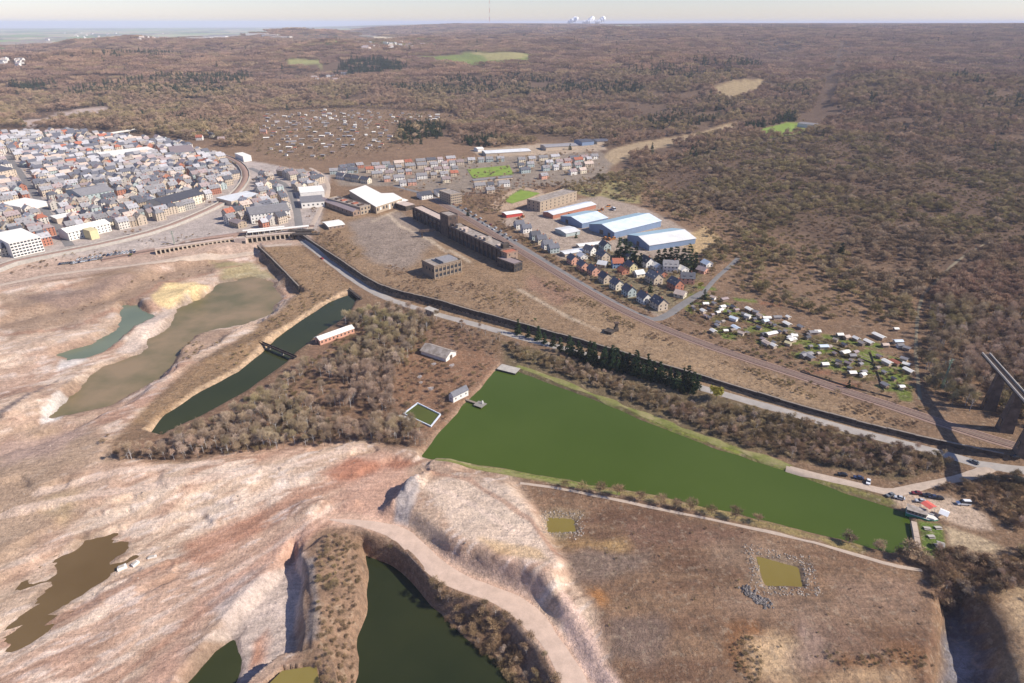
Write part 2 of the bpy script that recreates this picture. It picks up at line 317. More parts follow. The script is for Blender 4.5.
def soil(X, Y, Z):
    r = np.hypot(X, Y); az = np.degrees(np.arctan2(X, Y)); n = len(X)
    f = fbm(X, Y, 60, 4, 101)[:, None]; g = fbm(X, Y, 240, 3, 111)[:, None]
    c = lin(140, 114, 90) * (1 - f) + lin(124, 99, 79) * f
    # wooded slopes and what lies behind them
    wood = lin(96, 78, 68) * (1 - g) + lin(112, 92, 74) * g
    k = sst(0, 120, r - np.interp(az, [-60, -20, -5, 4, 10, 18, 28, 60], [1430, 1400, 1330, 1250, 1000, 760, 640, 560]))[:, None]
    c = c * (1 - k) + wood * k
    # far farmland: a patchwork of fields
    fx, fy = X / 420 + fbm(X, Y, 900, 2, 5) * 1.6, Y / 700 + fbm(X, Y, 900, 2, 6) * 1.6
    hsh = _hash(np.floor(fx), np.floor(fy), 77)
    pal = np.array([lin(150, 150, 112), lin(112, 130, 82), lin(160, 146, 122), lin(122, 112, 100), lin(94, 92, 84), lin(104, 122, 72)])
    fld = pal[(hsh * 5.99).astype(int)]
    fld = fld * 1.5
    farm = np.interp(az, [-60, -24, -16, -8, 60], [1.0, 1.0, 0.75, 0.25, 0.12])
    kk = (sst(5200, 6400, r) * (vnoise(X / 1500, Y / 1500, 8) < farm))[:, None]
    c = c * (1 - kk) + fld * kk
    for pts in ([(745, 28), (820, 29), (822, 33), (750, 31)], [(925, 28), (1024, 33), (1024, 38), (930, 32)], [(285, 40), (340, 38), (400, 40), (440, 38), (440, 43), (360, 46), (300, 46)]):
        c = paint(c, X, Y, gplan(pts), lin(122, 140, 78), 60, 40, .9)
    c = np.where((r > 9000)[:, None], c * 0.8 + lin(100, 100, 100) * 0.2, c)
    near = r < 5200
    x, y, cc, z = X[near], Y[near], c[near], Z[near]
    P = lambda *pts: gplan(pts)
    # clearings and fields among the woods
    for pts, col, so in (
        ([(415, 58), (470, 52), (530, 54), (525, 62), (470, 66)], lin(118, 128, 70), 30), ([(470, 52), (505, 50), (530, 56), (500, 60)], lin(160, 150, 100), 20),
        ([(288, 60), (322, 60), (322, 66), (288, 65)], lin(150, 148, 96), 15), ([(752, 131), (788, 122), (812, 124), (800, 134), (770, 138)], lin(132, 140, 70), 6),
        ([(712, 88), (735, 80), (765, 80), (758, 90), (745, 96), (728, 100), (720, 95)], lin(156, 136, 104), 22),
        ([(255, 112), (340, 108), (455, 114), (462, 124), (400, 124), (392, 150), (300, 162), (255, 152), (262, 130)], lin(130, 106, 84), 14),
        ([(470, 150), (540, 144), (600, 142), (608, 150), (540, 156), (480, 156)], lin(176, 156, 134), 6),
        ([(610, 150), (640, 142), (700, 133), (740, 121), (738, 127), (700, 140), (640, 152), (605, 170), (590, 190), (560, 184), (590, 168)], lin(168, 146, 116), 10),
        ([(20, 122), (60, 112), (106, 106), (110, 111), (66, 120), (30, 128)], lin(182, 162, 150), 10),
        ([(560, 190), (600, 176), (640, 186), (640, 204), (600, 200)], lin(150, 138, 96), 10)):
        cc = paint(cc, x, y, P(*pts), col, so, so * 0.4, 1.0, 3)
    u6 = lambda *pts: plan(pts, UP)
    # the old plant, upper level
    cc = paint(cc, x, y, u6((300, 225), (345, 205), (400, 212), (440, 225), (520, 262), (600, 300), (700, 345), (800, 380), (900, 415), (900, 437), (700, 383), (510, 326), (400, 296), (340, 262)), lin(146, 120, 94), 14, 10)
    cc = paint(cc, x, y, u6((345, 222), (400, 212), (440, 238), (418, 262), (400, 272), (370, 262)), lin(146, 131, 119), 16, 8, 0.9, 4)
    for L in ([(388, 214), (400, 226), (430, 240), (446, 252)], [(372, 222), (388, 214), (398, 210)], [(450, 250), (470, 262)], [(520, 290), (570, 318), (620, 338)]):
        cc = stroke(cc, x, y, u6(*L), lin(196, 176, 152), 5, 4, 1.5, 0.75, 5)
    cc = paint(cc, x, y, u6((560, 300), (640, 330), (720, 360), (800, 388), (860, 412), (840, 420), (720, 384), (620, 350)), lin(156, 130, 102), 16, 9, 0.9, 6)
    cc = paint(cc, x, y, u6((525, 268), (545, 280), (580, 296), (560, 306), (530, 290)), lin(150, 118, 98), 14, 9, 0.9, 6)
    # village yards, sheds yard, football grounds, allotments
    cc = paint(cc, x, y, u6((500, 222), (535, 205), (600, 196), (650, 210), (692, 232), (690, 262), (690, 290), (660, 318), (590, 275), (540, 245)), lin(168, 150, 134), 8, 3)
    cc = paint(cc, x, y, u6((682, 240), (705, 226), (722, 238), (716, 254), (690, 252)), lin(186, 158, 118), 10, 6)
    cc = paint(cc, x, y, u6((500, 196), (520, 187), (542, 190), (548, 198), (520, 206), (500, 212), (488, 206)), lin(184, 158, 134), 4, 2)
    cc = paint(cc, x, y, u6((503, 200), (520, 189), (540, 193), (524, 199), (512, 203)), lin(114, 122, 66), 3, 1)
    cc = paint(cc, x, y, u6((466, 169), (510, 166), (514, 174), (474, 178)), lin(126, 140, 52), 2, 0.5)
    for px, py, w, h in [(700, 296, 18, 8), (728, 310, 22, 8), (752, 318, 26, 9), (770, 325, 20, 6), (735, 332, 16, 9), (830, 338, 14, 6), (838, 350, 30, 9), (860, 360, 40, 11), (884, 372, 26, 10), (893, 384, 22, 14),
                         (800, 356, 14, 6), (760, 342, 12, 5), (850, 372, 16, 6), (872, 345, 16, 6), (706, 288, 20, 5), (745, 300, 20, 4), (940, 530, 12, 18), (716, 318, 14, 8), (728, 336, 14, 7), (812, 346, 16, 6), (848, 342, 26, 6), (905, 396, 14, 10), (826, 352, 18, 8), (866, 352, 22, 7)]:
        cc = paint(cc, x, y, u6((px - w * .62, py - h * .62), (px + w * .62 - 3, py - h * .62 + 2), (px + w * .62, py + h * .62), (px - w * .62 + 3, py + h * .62 - 2)), lin(106, 120, 54), 3, 2, 0.92, px)
    for px, py, w, h in [(715, 302, 14, 7), (845, 385, 30, 8), (800, 340, 22, 6), (770, 304, 20, 5), (818, 372, 26, 6), (780, 340, 16, 8)]:
        cc = paint(cc, x, y, u6((px - w / 2, py - h / 2), (px + w / 2, py - h / 2 + 2), (px + w / 2, py + h / 2), (px - w / 2, py + h / 2 - 2)), lin(138, 100, 78), 3, 2, 0.9, px)
    cc = paint(cc, x, y, u6((560, 262), (585, 246), (640, 256), (692, 262), (704, 272), (690, 296), (660, 316), (600, 288)), lin(124, 112, 84), 8, 5, .9, 40)
    AL_ = u6((684, 300), (692, 290), (720, 300), (790, 328), (905, 360), (914, 390), (880, 388), (800, 360), (720, 334), (686, 318))
    k = (sst(-2, 2, sdpoly(AL_, x, y, 10)) * sst(.52, .56, fbm(x * .8 + y * .6, (y * .8 - x * .6) * 2, 16, 2, 470)) * .85)[:, None]; cc = cc * (1 - k) + lin(112, 124, 58) * k
    k = (sst(-2, 2, sdpoly(AL_, x, y, 10)) * sst(.54, .58, fbm(x, y, 11, 2, 471)) * .7)[:, None]; cc = cc * (1 - k) + lin(104, 80, 62) * k
    # town ground, railway yard
    cc = paint(cc, x, y, u6((-300, 290), (-200, 150), (0, 140), (80, 138), (170, 142), (235, 158), (330, 175), (318, 232), (150, 246), (0, 268)), lin(176, 162, 152), 10, 3)
    cc = paint(cc, x, y, u6((330, 168), (470, 158), (600, 152), (612, 164), (600, 184), (540, 186), (460, 196), (400, 186), (340, 186)), lin(142, 128, 114), 10, 4)
    cc = paint(cc, x, y, u6((-300, 320), (0, 264), (150, 246), (312, 232), (312, 240), (150, 258), (0, 285), (-300, 350)), lin(186, 160, 142), 8, 4, 0.9)
    # lower level: the field, grass verges of the green lake
    lowp = lambda *pts: plan(pts, 0)
    F1 = lowp((505, 478), (560, 484), (660, 503), (780, 532), (900, 562), (940, 585), (938, 760), (640, 760), (600, 640), (560, 560), (540, 510))
    hz = (0.55 * fbm(x * 0.35, y * 2.2, 20, 4, 401) + 0.45 * fbm(x, y, 55, 3, 402))[:, None]
    fc = lin(138, 110, 87) * (1 - sst(.38, .62, hz)) + lin(113, 86, 69) * sst(.38, .62, hz)
    k = sst(-4, 4, sdpoly(F1, x, y, 30) + (fbm(x, y, 20, 3, 403) - .5) * 12)[:, None]
    cc = cc * (1 - k) + fc * k
    for px, py, w, h, col in [(600, 565, 90, 30, lin(128, 110, 98)), (640, 640, 60, 50, lin(124, 105, 94)), (750, 648, 34, 50, lin(132, 92, 62)), (776, 660, 46, 40, lin(208, 176, 138)), (868, 662, 110, 34, lin(136, 96, 64)), (868, 676, 84, 30, lin(206, 172, 134)), (810, 640, 30, 60, lin(150, 126, 112)),
                              (780, 610, 120, 40, lin(146, 119, 98)), (745, 556, 80, 40, lin(140, 116, 96)), (690, 535, 120, 22, lin(124, 96, 80)), (600, 605, 14, 18, lin(176, 122, 74)), (585, 545, 70, 6, lin(172, 140, 96)),
                              (562, 524, 36, 20, lin(164, 148, 116)), (780, 572, 56, 40, lin(150, 132, 110)), (880, 600, 90, 50, lin(146, 119, 99)), (850, 640, 60, 40, lin(124, 99, 83))]:
        cc = paint(cc, x, y, lowp((px - w / 2, py - h / 3), (px, py - h / 2), (px + w / 2, py - h / 3), (px + w / 2, py + h / 3), (px, py + h / 2), (px - w / 2, py + h / 3)), col, 10, 8, 0.8, px)
    for L, col, wd in (([(517, 366), (560, 383), (640, 414), (700, 437), (745, 453), (790, 469)], lin(132, 138, 64), 6), ([(440, 462), (500, 470), (560, 481), (600, 488)], lin(130, 136, 70), 4),
                       ([(600, 488), (680, 504), (790, 531), (860, 549)], lin(150, 132, 88), 5), ([(800, 472), (850, 490), (890, 502)], lin(128, 122, 72), 5),
                       ([(494, 364), (466, 396), (436, 430), (418, 452)], lin(160, 134, 112), 9)):
        cc = stroke(cc, x, y, lowp(*L), col, wd, 3, 2.2, 0.95, wd)
    cc = paint(cc, x, y, lowp((918, 521), (940, 525), (944, 545), (935, 560), (922, 552)), lin(100, 118, 54), 3, 1)
    cc = paint(cc, x, y, lowp((945, 527), (985, 538), (1005, 548), (985, 552), (950, 545)), lin(186, 164, 134), 4, 2)
    cc = paint(cc, x, y, lowp((885, 492), (905, 488), (950, 497), (985, 515), (995, 530), (970, 528), (930, 515), (900, 505)), lin(192, 168, 146), 4, 2)
    cc = paint(cc, x, y, plan([(1000, 575), (1060, 560), (1100, 760), (1040, 760), (1015, 650)], 4), lin(176, 150, 118), 12, 8, 0.9)
    cc = paint(cc, x, y, plan([(943, 645), (950, 620), (964, 612), (982, 642), (994, 683), (1000, 760), (946, 760)], -9), lin(112, 106, 108), 6, 4, 0.95 * (z < -5.5)[:, None])
    cc = paint(cc, x, y, plan([(948, 650), (966, 640), (975, 668), (955, 683)], -10), lin(150, 146, 150), 6, 2, 0.8 * (z < -8.5)[:, None])
    cc = paint(cc, x, y, lowp((100, 462), (165, 432), (240, 396), (300, 356), (345, 322), (400, 310), (470, 330), (498, 362), (424, 452), (300, 446), (190, 462)), lin(132, 104, 84), 8, 6, 0.95)
    cc = paint(cc, x, y, lowp((400, 350), (480, 350), (492, 366), (450, 412), (430, 430), (396, 420)), lin(142, 108, 84), 12, 10, 0.8, 9)
    cc = paint(cc, x, y, lowp((500, 340), (700, 395), (960, 466), (900, 482), (800, 462), (700, 436), (600, 402), (505, 366)), lin(112, 98, 74), 6, 3, 0.95)
    cc = paint(cc, x, y, lowp((160, 420), (250, 362), (330, 296), (350, 288), (300, 246), (262, 248), (298, 288), (230, 342), (150, 404), (110, 440)), lin(150, 122, 93), 8, 6, 0.95, 12)
    cc = stroke(cc, x, y, lowp((148, 430), (200, 388), (240, 368), (274, 336), (320, 304), (348, 291)), lin(196, 166, 134), 5, 3, 1.5, 0.9)
    # the quarry: pale sand, pink marl, rust, mud, drawn out along the diggings
    q = quarry_mask(x, y)[:, None]
    rx, ry = x * 0.80 + y * 0.6, -x * 0.6 + y * 0.80
    s1 = fbm(rx / 3.2, ry, 16, 5, 501)[:, None]; s2 = fbm(rx / 2.2, ry, 42, 4, 511)[:, None]; s3 = fbm(x, y, 90, 3, 521)[:, None]; s4 = fbm(rx / 4, ry, 6, 3, 531)[:, None]
    qc = lin(208, 180, 155) * np.ones_like(cc)
    mixin = lambda c, col, k: c * (1 - k) + col * k
    qc = mixin(qc, lin(196, 163, 140), sst(.42, .60, s2)); qc = mixin(qc, lin(180, 142, 120), 0.75 * sst(.54, .68, s1))
    qc = mixin(qc, lin(166, 140, 120), 0.7 * sst(.52, .66, s3)); qc = mixin(qc, lin(220, 197, 176), 0.8 * sst(.56, .66, s4) * (1 - sst(.5, .6, s3)))
    s5 = fbm(rx / 5, ry, 2.6, 3, 541)[:, None]; qc = mixin(qc, lin(150, 116, 96), .5 * sst(.60, .72, s5)); qc = mixin(qc, lin(230, 212, 198), .5 * sst(.62, .74, 1 - s5))
    cc = cc * (1 - q) + qc * q
    for pts, z, col, a, so in (
        ([(-40, 480), (30, 400), (80, 430), (110, 455), (90, 500), (60, 530), (20, 580), (-40, 620)], -3, lin(172, 146, 122), 0.85, 26), ([(60, 505), (78, 498), (74, 528), (56, 535)], -3, lin(170, 152, 108), 0.3, 10),
        ([(330, 478), (360, 462), (395, 458), (418, 462), (410, 478), (398, 500), (384, 525), (345, 528), (320, 540), (240, 580), (200, 620), (160, 690), (130, 690), (190, 600), (260, 548), (330, 500)], 0, lin(196, 156, 134), 0.85, 14),
        ([(322, 478), (350, 464), (398, 458), (416, 464), (380, 474), (345, 482)], 0, lin(164, 110, 86), 0.8, 7), ([(186, 540), (260, 510), (262, 528), (215, 555), (190, 560)], -2, lin(184, 134, 108), 0.75, 10),
        ([(215, 612), (250, 585), (296, 560), (304, 600), (300, 650), (262, 683), (236, 683)], -7, lin(196, 178, 166), 0.85, 8), ([(250, 640), (268, 628), (262, 660), (248, 670)], -7, lin(190, 128, 94), 0.7, 5),
        ([(412, 482), (450, 466), (512, 482), (538, 520), (560, 566), (520, 560), (460, 530)], 8, lin(214, 190, 168), 0.85, 8), ([(470, 500), (520, 505), (534, 520), (480, 520)], 8, lin(200, 180, 160), 0.6, 8),
        ([(400, 490), (416, 480), (420, 492), (404, 524), (388, 528)], 4, lin(168, 158, 154), 0.9, 3), ([(480, 535), (540, 548), (548, 558), (500, 548)], 8, lin(206, 170, 120), 0.55, 5),
        ([(430, 540), (480, 560), (545, 585), (520, 598), (470, 588), (432, 562)], 3, lin(196, 166, 146), 0.9, 5), ([(556, 585), (566, 600), (600, 650), (640, 720), (610, 720), (570, 640)], 0, lin(214, 182, 164), 0.9, 4),
        ([(0, 300), (60, 296), (110, 276), (160, 268), (215, 254), (240, 262), (190, 276), (150, 292), (110, 306), (0, 340)], -3, lin(158, 132, 110), 0.9, 14), ([(20, 300), (90, 290), (140, 275), (130, 284), (60, 308)], -3, lin(132, 112, 104), 0.6, 8),
        ([(150, 292), (165, 280), (196, 277), (208, 284), (196, 294), (170, 304), (152, 302)], -2, lin(226, 198, 146), 0.95, 5), ([(112, 352), (150, 318), (190, 298), (196, 306), (172, 332), (140, 352)], -6, lin(206, 186, 170), 0.9, 5),
        ([(0, 420), (60, 380), (58, 384), (0, 426)], -6, lin(116, 104, 100), 0.9, 1.5), ([(42, 412), (60, 395), (80, 394), (58, 418), (40, 424)], -6, lin(232, 222, 212), 0.95, 4), ([(60, 362), (82, 354), (90, 360), (66, 372), (56, 376)], -8, lin(236, 226, 216), 0.8, 4),
        ([(222, 280), (214, 262), (250, 262), (280, 280), (260, 278)], -7, lin(158, 148, 104), 0.7, 8), ([(150, 360), (190, 330), (236, 326), (222, 344), (176, 366)], -5, lin(160, 134, 114), 0.85, 8),
        ([(0, 440), (70, 420), (96, 440), (60, 470), (0, 480)], -4, lin(182, 154, 140), 0.7, 14)):
        cc = paint(cc, x, y, plan(pts, z), col, so, so * 0.8, a, int(abs(col[0]) * 999))
    cc = stroke(cc, x, y, HAUL, lin(208, 172, 148), 11, 4, 1.5, .95, 8)
    # wheel tracks
    for i_, L_ in enumerate(([(0, 640), (90, 600), (200, 545), (300, 500), (340, 488)], [(60, 690), (150, 620), (250, 560), (330, 512)], [(100, 690), (190, 618), (280, 560), (330, 524)], [(0, 520), (100, 500), (200, 488), (300, 470), (360, 452)],
                             [(420, 480), (470, 490), (530, 530), (556, 566)], [(416, 492), (460, 508), (520, 545)], [(0, 330), (70, 325), (120, 305), (160, 280), (240, 262)], [(120, 345), (160, 320), (190, 302)], [(0, 395), (60, 365), (110, 350)], [(40, 500), (120, 480), (220, 470)])):
        cc = stroke(cc, x, y, plan(L_, -2), lin(222, 196, 176) if i_ % 2 else lin(164, 124, 102), 3.0 if i_ % 3 else 5.5, 1.6, .8, .6, 60 + i_)
    # damp, dark rim by the waters
    for Pw, zw in WATERS[2:7]:
        s = sdpoly(Pw, x, y, 15); k = (np.exp(-(np.maximum(-s, 0) / 2.5)) * (s > -14) * 0.55 + (s > 0) * 0.0)[:, None]
        cc = cc * (1 - k) + lin(110, 90, 72) * k
    # scrubby banks of the deep pond and the peninsula
    cc = paint(cc, x, y, plan([(304, 552), (322, 535), (352, 530), (398, 540), (440, 570), (480, 596), (520, 620), (556, 672), (590, 740), (310, 740), (312, 640)], -3), lin(146, 118, 96), 6, 5, 0.95, 31)
    cc = paint(cc, x, y, plan([(303, 562), (314, 560), (320, 600), (316, 640), (306, 640), (312, 600)], 1), lin(140, 128, 122), 3, 2, 0.9, 32)
    cc = cc * (0.93 + 0.14 * _hash(np.round(x * 3).astype(np.int64), np.round(y * 3).astype(np.int64), 9)[:, None])
    c[near] = cc
    # where dead grass and bramble grow
    t = np.where(r < 5200, 0.9, 0.0)
    t[near] = np.where(q[:, 0] > 0.5, 0.12, 0.9) * (1 - 0.75 * sst(0, 6, sdpoly(u6((-300, 290), (-200, 150), (235, 158), (330, 175), (318, 232), (0, 268)), x, y, 20)))
    t = t * np.where(r > 700, 0.6, 1.0)
    return np.clip(c, 0.01, 0.9), t

def mesh_obj(name, verts, faces, mats=(), parent=None, smooth=False, link=True):
    me = bpy.data.meshes.new(name); me.from_pydata([tuple(map(float, v)) for v in verts], [], faces)
    for m in mats: me.materials.append(m)
    if smooth: me.polygons.foreach_set('use_smooth', [True] * len(me.polygons))
    me.update(); o = bpy.data.objects.new(name, me)
    if link: COL.objects.link(o)
    if parent is not None: o.parent = parent
    return o
def tag(o, label=None, cat=None, group=None, kind=None):
    for k, v in (('label', label), ('category', cat), ('group', group), ('kind', kind)):
        if v: o[k] = v
    return o
def empty(name, loc, rz=0.0):
    o = bpy.data.objects.new(name, None); COL.objects.link(o); o.location = loc; o.rotation_euler = (0, 0, rz); o.empty_display_size = 1.0
    return o

def build_land():
    th = np.radians(np.concatenate([np.arange(-180, -75, 7.0), np.arange(-75, -45, 0.8), np.arange(-45, 45, 0.14), np.arange(45, 75, 0.8), np.arange(75, 180.1, 7.0)]))
    py = np.arange(700, 62, -1.45); rr = [at(512, p)[1] for p in py]
    rr = np.concatenate([[4.0, 60, 105, 128, 140], rr, np.geomspace(rr[-1] * 1.012, 70000, 125)])
    T, Rr = np.meshgrid(th, rr); X, Y = (Rr * np.sin(T)).ravel(), (Rr * np.cos(T)).ravel()
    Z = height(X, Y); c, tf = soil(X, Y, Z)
    nt, nr = len(th), len(rr)
    i = np.arange(nr - 1)[:, None] * nt + np.arange(nt - 1)[None, :]
    F = np.stack([i, i + 1, i + nt + 1, i + nt], -1).reshape(-1, 4)[:, ::-1]
    me = bpy.data.meshes.new('ground'); nv, nf = len(X), len(F)
    me.vertices.add(nv); me.vertices.foreach_set('co', np.stack([X, Y, Z], -1).astype(np.float32).ravel())
    me.loops.add(nf * 4); me.loops.foreach_set('vertex_index', F.astype(np.int32).ravel())
    me.polygons.add(nf); me.polygons.foreach_set('loop_start', np.arange(0, nf * 4, 4, dtype=np.int32)); me.polygons.foreach_set('loop_total', np.full(nf, 4, np.int32))
    me.polygons.foreach_set('use_smooth', np.ones(nf, bool))
    me.update(); me.validate()
    a = me.attributes.new('soil', 'FLOAT_COLOR', 'POINT'); a.data.foreach_set('color', np.concatenate([c, np.ones((nv, 1))], 1).astype(np.float32).ravel())
    a = me.attributes.new('tuft', 'FLOAT', 'POINT'); a.data.foreach_set('value', tf.astype(np.float32))
    me.materials.append(M['land'])
    o = bpy.data.objects.new('ground', me); COL.objects.link(o); tag(o, kind='structure', label='dry brown earth and pale quarry ground of the valley')
    return o
build_land()

# ------------------------------------------------------------------ water
def grow(P, d):
    P = np.asarray(P); c = P.mean(0); out = []
    n = len(P); area = 0.5 * sum(P[i][0] * P[(i + 1) % n][1] - P[(i + 1) % n][0] * P[i][1] for i in range(n)); sg = 1 if area > 0 else -1
    for i in range(n):
        e1 = P[i] - P[i - 1]; e2 = P[(i + 1) % n] - P[i]; t = e1 / (np.linalg.norm(e1) + 1e-9) + e2 / (np.linalg.norm(e2) + 1e-9); t = t / (np.linalg.norm(t) + 1e-9)
        out.append(P[i] + sg * d * np.array([t[1], -t[0]]))
    return out
M['lake'] = water_material('lake_water', (0.054, 0.082, 0.010), 0.2, (0.064, 0.093, 0.014), 0.012)
M['canal'] = water_material('canal_water', (0.030, 0.036, 0.012), 0.10, (0.038, 0.043, 0.015))
M['mud'] = water_material('mud_water', (0.26, 0.185, 0.105), 0.4, (0.14, 0.12, 0.058), 0.03)
M['teal'] = water_material('teal_water', (0.13, 0.155, 0.10), 0.2, (0.17, 0.19, 0.125))
M['pond'] = water_material('pond_water', (0.020, 0.026, 0.010), 0.10, (0.028, 0.033, 0.012))
M['puddle'] = water_material('puddle_water', (0.125, 0.078, 0.032), 0.3, (0.155, 0.10, 0.045))
M['yellow'] = water_material('yellow_water', (0.19, 0.14, 0.035), 0.3, (0.22, 0.17, 0.05))
for (P, z), nm, mt, lb in zip(WATERS, ['green_lake', 'canal', 'muddy_pond', 'turquoise_pond', 'dark_pond', 'brown_puddle', 'dark_pond', 'yellow_pond', 'yellow_pond', 'yellow_pond'],
                              ['lake', 'canal', 'mud', 'teal', 'pond', 'puddle', 'canal', 'yellow', 'yellow', 'yellow'],
                              ['long opaque green lake in the middle of the valley', 'narrow dark green canal beside the white roofed boathouse', 'shallow brown muddy pond on the quarry floor', 'pale turquoise arm of water in the quarry sand',
                               'dark green pond in the deep pit at the bottom edge', 'brown puddle with ragged edges on pale quarry ground', 'small dark pond corner in the quarry at the bottom edge',
                               'small yellow pond near the green lake beside the spoil bench', 'yellow rectangular pond ringed with stones in the dry field', 'small yellow green pond at the bottom edge beside the cliff']):
    G = grow(P, {'puddle': 13.0, 'mud': 9.0, 'teal': 4.5}.get(mt, 3.0))
    o = mesh_obj(nm, [(x, y, z) for x, y in G], [tuple(range(len(G)))], [M[mt]]); tag(o, lb, kind='structure')
    if o.data.polygons[0].normal.z < 0: o.data.flip_normals()
# ------------------------------------------------------------------ roads, railways, walls
EXCL_LINES, EXCL_POLYS, EXCL_SPOTS = [], [], []
def densify(P, step):
    P = [np.array(p, float) for p in P]; out = [P[0]]
    # smooth the corners once, then subdivide
    Q = [P[0]]
    for i in range(1, len(P) - 1): Q += [P[i] * .75 + P[i - 1] * .25, P[i] * .75 + P[i + 1] * .25]
    Q.append(P[-1])
    for a, b in zip(Q[:-1], Q[1:]):
        n = max(1, int(math.ceil(np.linalg.norm(b - a) / step))); out += [a + (b - a) * (i + 1) / n for i in range(n)]
    return np.array(out)
def frame_of(P):
    t = np.gradient(P, axis=0); t /= np.linalg.norm(t, axis=1)[:, None] + 1e-9
    return t, np.stack([-t[:, 1], t[:, 0]], 1)
def strip(name, pts, width, m, label=None, step=5.0, lift=.18, kind='structure', parent=None, cols=5, excl=True, rag=0.0, taper=False):
    P = densify(pts, step); t, nrm = frame_of(P); V, F = [], []
    w = width * np.ones(len(P)); 
    w = w * np.clip((np.arange(len(P)) + 1) / 9, .12, 1) if taper else w
    if rag: w = w * (1 + rag * (vnoise(np.arange(len(P)) * .37, np.zeros(len(P)), 3) - .5))
    off = np.linspace(-.5, .5, cols)
    allp = (P[:, None, :] + nrm[:, None, :] * (off[None, :, None] * w[:, None, None])); Z = height(allp[..., 0].ravel(), allp[..., 1].ravel()).reshape(len(P), cols)
    Zs = np.maximum(Z, Z.mean(1, keepdims=True)) + lift; Zs[:, 0] = np.minimum(Zs[:, 0], Z[:, 0] + lift * .3); Zs[:, -1] = np.minimum(Zs[:, -1], Z[:, -1] + lift * .3)
    for i in range(len(P)):
        for k in range(cols): V.append((allp[i, k, 0], allp[i, k, 1], Zs[i, k]))
    for i in range(len(P) - 1):
        for k in range(cols - 1): a = i * cols + k; F.append((a, a + cols, a + cols + 1, a + 1)[::-1])
    o = mesh_obj(name, V, F, [m], parent, True)
    if parent is None: tag(o, label, kind=kind)
    if excl: EXCL_LINES.append((P[::max(1, len(P) // 60)], width))
    return o, P, Zs.mean(1)
def ribbon(name, P, Z, offs, w, h, m, parent=None, z0=0.0):
    """a bar of rectangular section swept along a line at a side offset"""
    t, nrm = frame_of(P); V, F = [], []
    for i in range(len(P)):
        c = P[i] + nrm[i] * offs
        for s, z in ((-w / 2, z0), (w / 2, z0), (w / 2, z0 + h), (-w / 2, z0 + h)): q = c + nrm[i] * s; V.append((q[0], q[1], Z[i] + z))
    for i in range(len(P) - 1):
        for k in range(4): a, b = i * 4 + k, i * 4 + (k + 1) % 4; F.append((a, b, b + 4, a + 4))
    F += [(3, 2, 1, 0), tuple(len(V) - 4 + k for k in range(4))]
    return mesh_obj(name, V, F, [m], parent)
M['asphalt'] = mat('asphalt', (0.20, 0.185, 0.175), .9, .15, .25)
M['concrete_road'] = mat('worn_concrete_road', (0.36, 0.32, 0.285), .9, .16, .2)
M['dirt'] = mat('dirt_track', (0.46, 0.36, 0.28), .95, .18, .3)
M['trail'] = mat('forest_trail_soil', (0.22, 0.18, 0.12), .95, .2, .3)  # soil toned down, with the shade of the trees put into its colour
M['haul'] = mat('haul_road_dirt', (0.56, 0.41, 0.315), .95, .16, .25)
M['ballast'] = mat('rusty_ballast', (0.31, 0.205, 0.16), .95, .2, .5)
M['fence'] = mat('dark_fence', (0.17, 0.13, 0.10), .9, .2, .6)
M['steel'] = mat('rail_steel', (0.12, 0.085, 0.07), .5, .15, .5)
M['concrete'] = mat('grey_concrete', (0.30, 0.275, 0.245), .9, .25, .25, c2=(0.22, 0.195, 0.17))
M['old_concrete'] = mat('shade_darkened_concrete', (0.05, 0.04, 0.035), .9, .3, .3, c2=(0.09, 0.072, 0.06))  # nearly black: the walls' deep shade is put into the base colour
M['wall_cap'] = mat('brown_wall_cap', (0.26, 0.215, 0.175), .9, .25, .3)
M['coping'] = mat('pale_coping', (0.42, 0.38, 0.33), .9, .2, .3)
W_, U_ = 0.0, UP
strip('road', plan([(303, 242), (330, 262), (358, 283), (385, 298), (412, 307), (440, 315), (480, 326), (540, 343), (600, 361), (680, 386), (745, 404), (800, 420), (860, 437), (920, 452), (960, 463), (985, 471), (1060, 478)]), 7.5, M['concrete_road'], 'pale road at the foot of the long retaining wall')
strip('street', plan([(395, 186), (425, 194), (455, 207), (490, 228), (530, 252), (570, 277), (610, 301), (648, 320), (664, 318), (686, 302), (704, 292)], U_), 7.5, M['asphalt'], 'grey street between the railway and the village')
strip('lane', plan([(704, 292), (716, 278), (728, 268), (738, 258)], U_), 4.5, M['asphalt'], 'narrow lane that leaves the village into the woods')
strip('lakeside_track', plan([(786, 468), (830, 479), (868, 488), (892, 493), (910, 489), (940, 482), (972, 478), (992, 471)]), 5.5, M['dirt'], 'pale dirt track above the end of the green lake', rag=.4)
strip('shore_path', plan([(520, 483), (560, 488), (640, 505), (720, 521), (800, 539), (860, 556), (890, 565), (922, 570)]), 2.0, M['dirt'], 'thin pale path along the near shore of the lake', rag=.5)
strip('haul_road', HAUL, 9, M['haul'], 'reddish haul road that bends round the spoil bench', rag=.3, lift=.12, taper=True)
strip('quarry_road', plan([(-60, 300), (0, 283), (60, 271), (140, 263), (190, 254), (250, 246), (292, 243)], 2), 7, M['dirt'], 'pale dirt road below the railway arches', rag=.4, lift=.4)
strip('forest_trail', plan([(920, 400), (915, 350), (919, 300), (932, 286), (956, 262), (984, 246)], U_), 2.4, M['trail'], 'pale trail that climbs into the wood at the right', rag=.5)
strip('garden_track', plan([(700, 300), (740, 314), (790, 330), (850, 352), (905, 372)], U_), 1.6, M['trail'], 'earth path through the allotments', rag=.8)
strip('town_street', plan([(8, 156), (28, 184), (50, 218), (70, 246)], U_), 9, M['asphalt'], 'straight shaded street that runs up through the town', lift=.3)
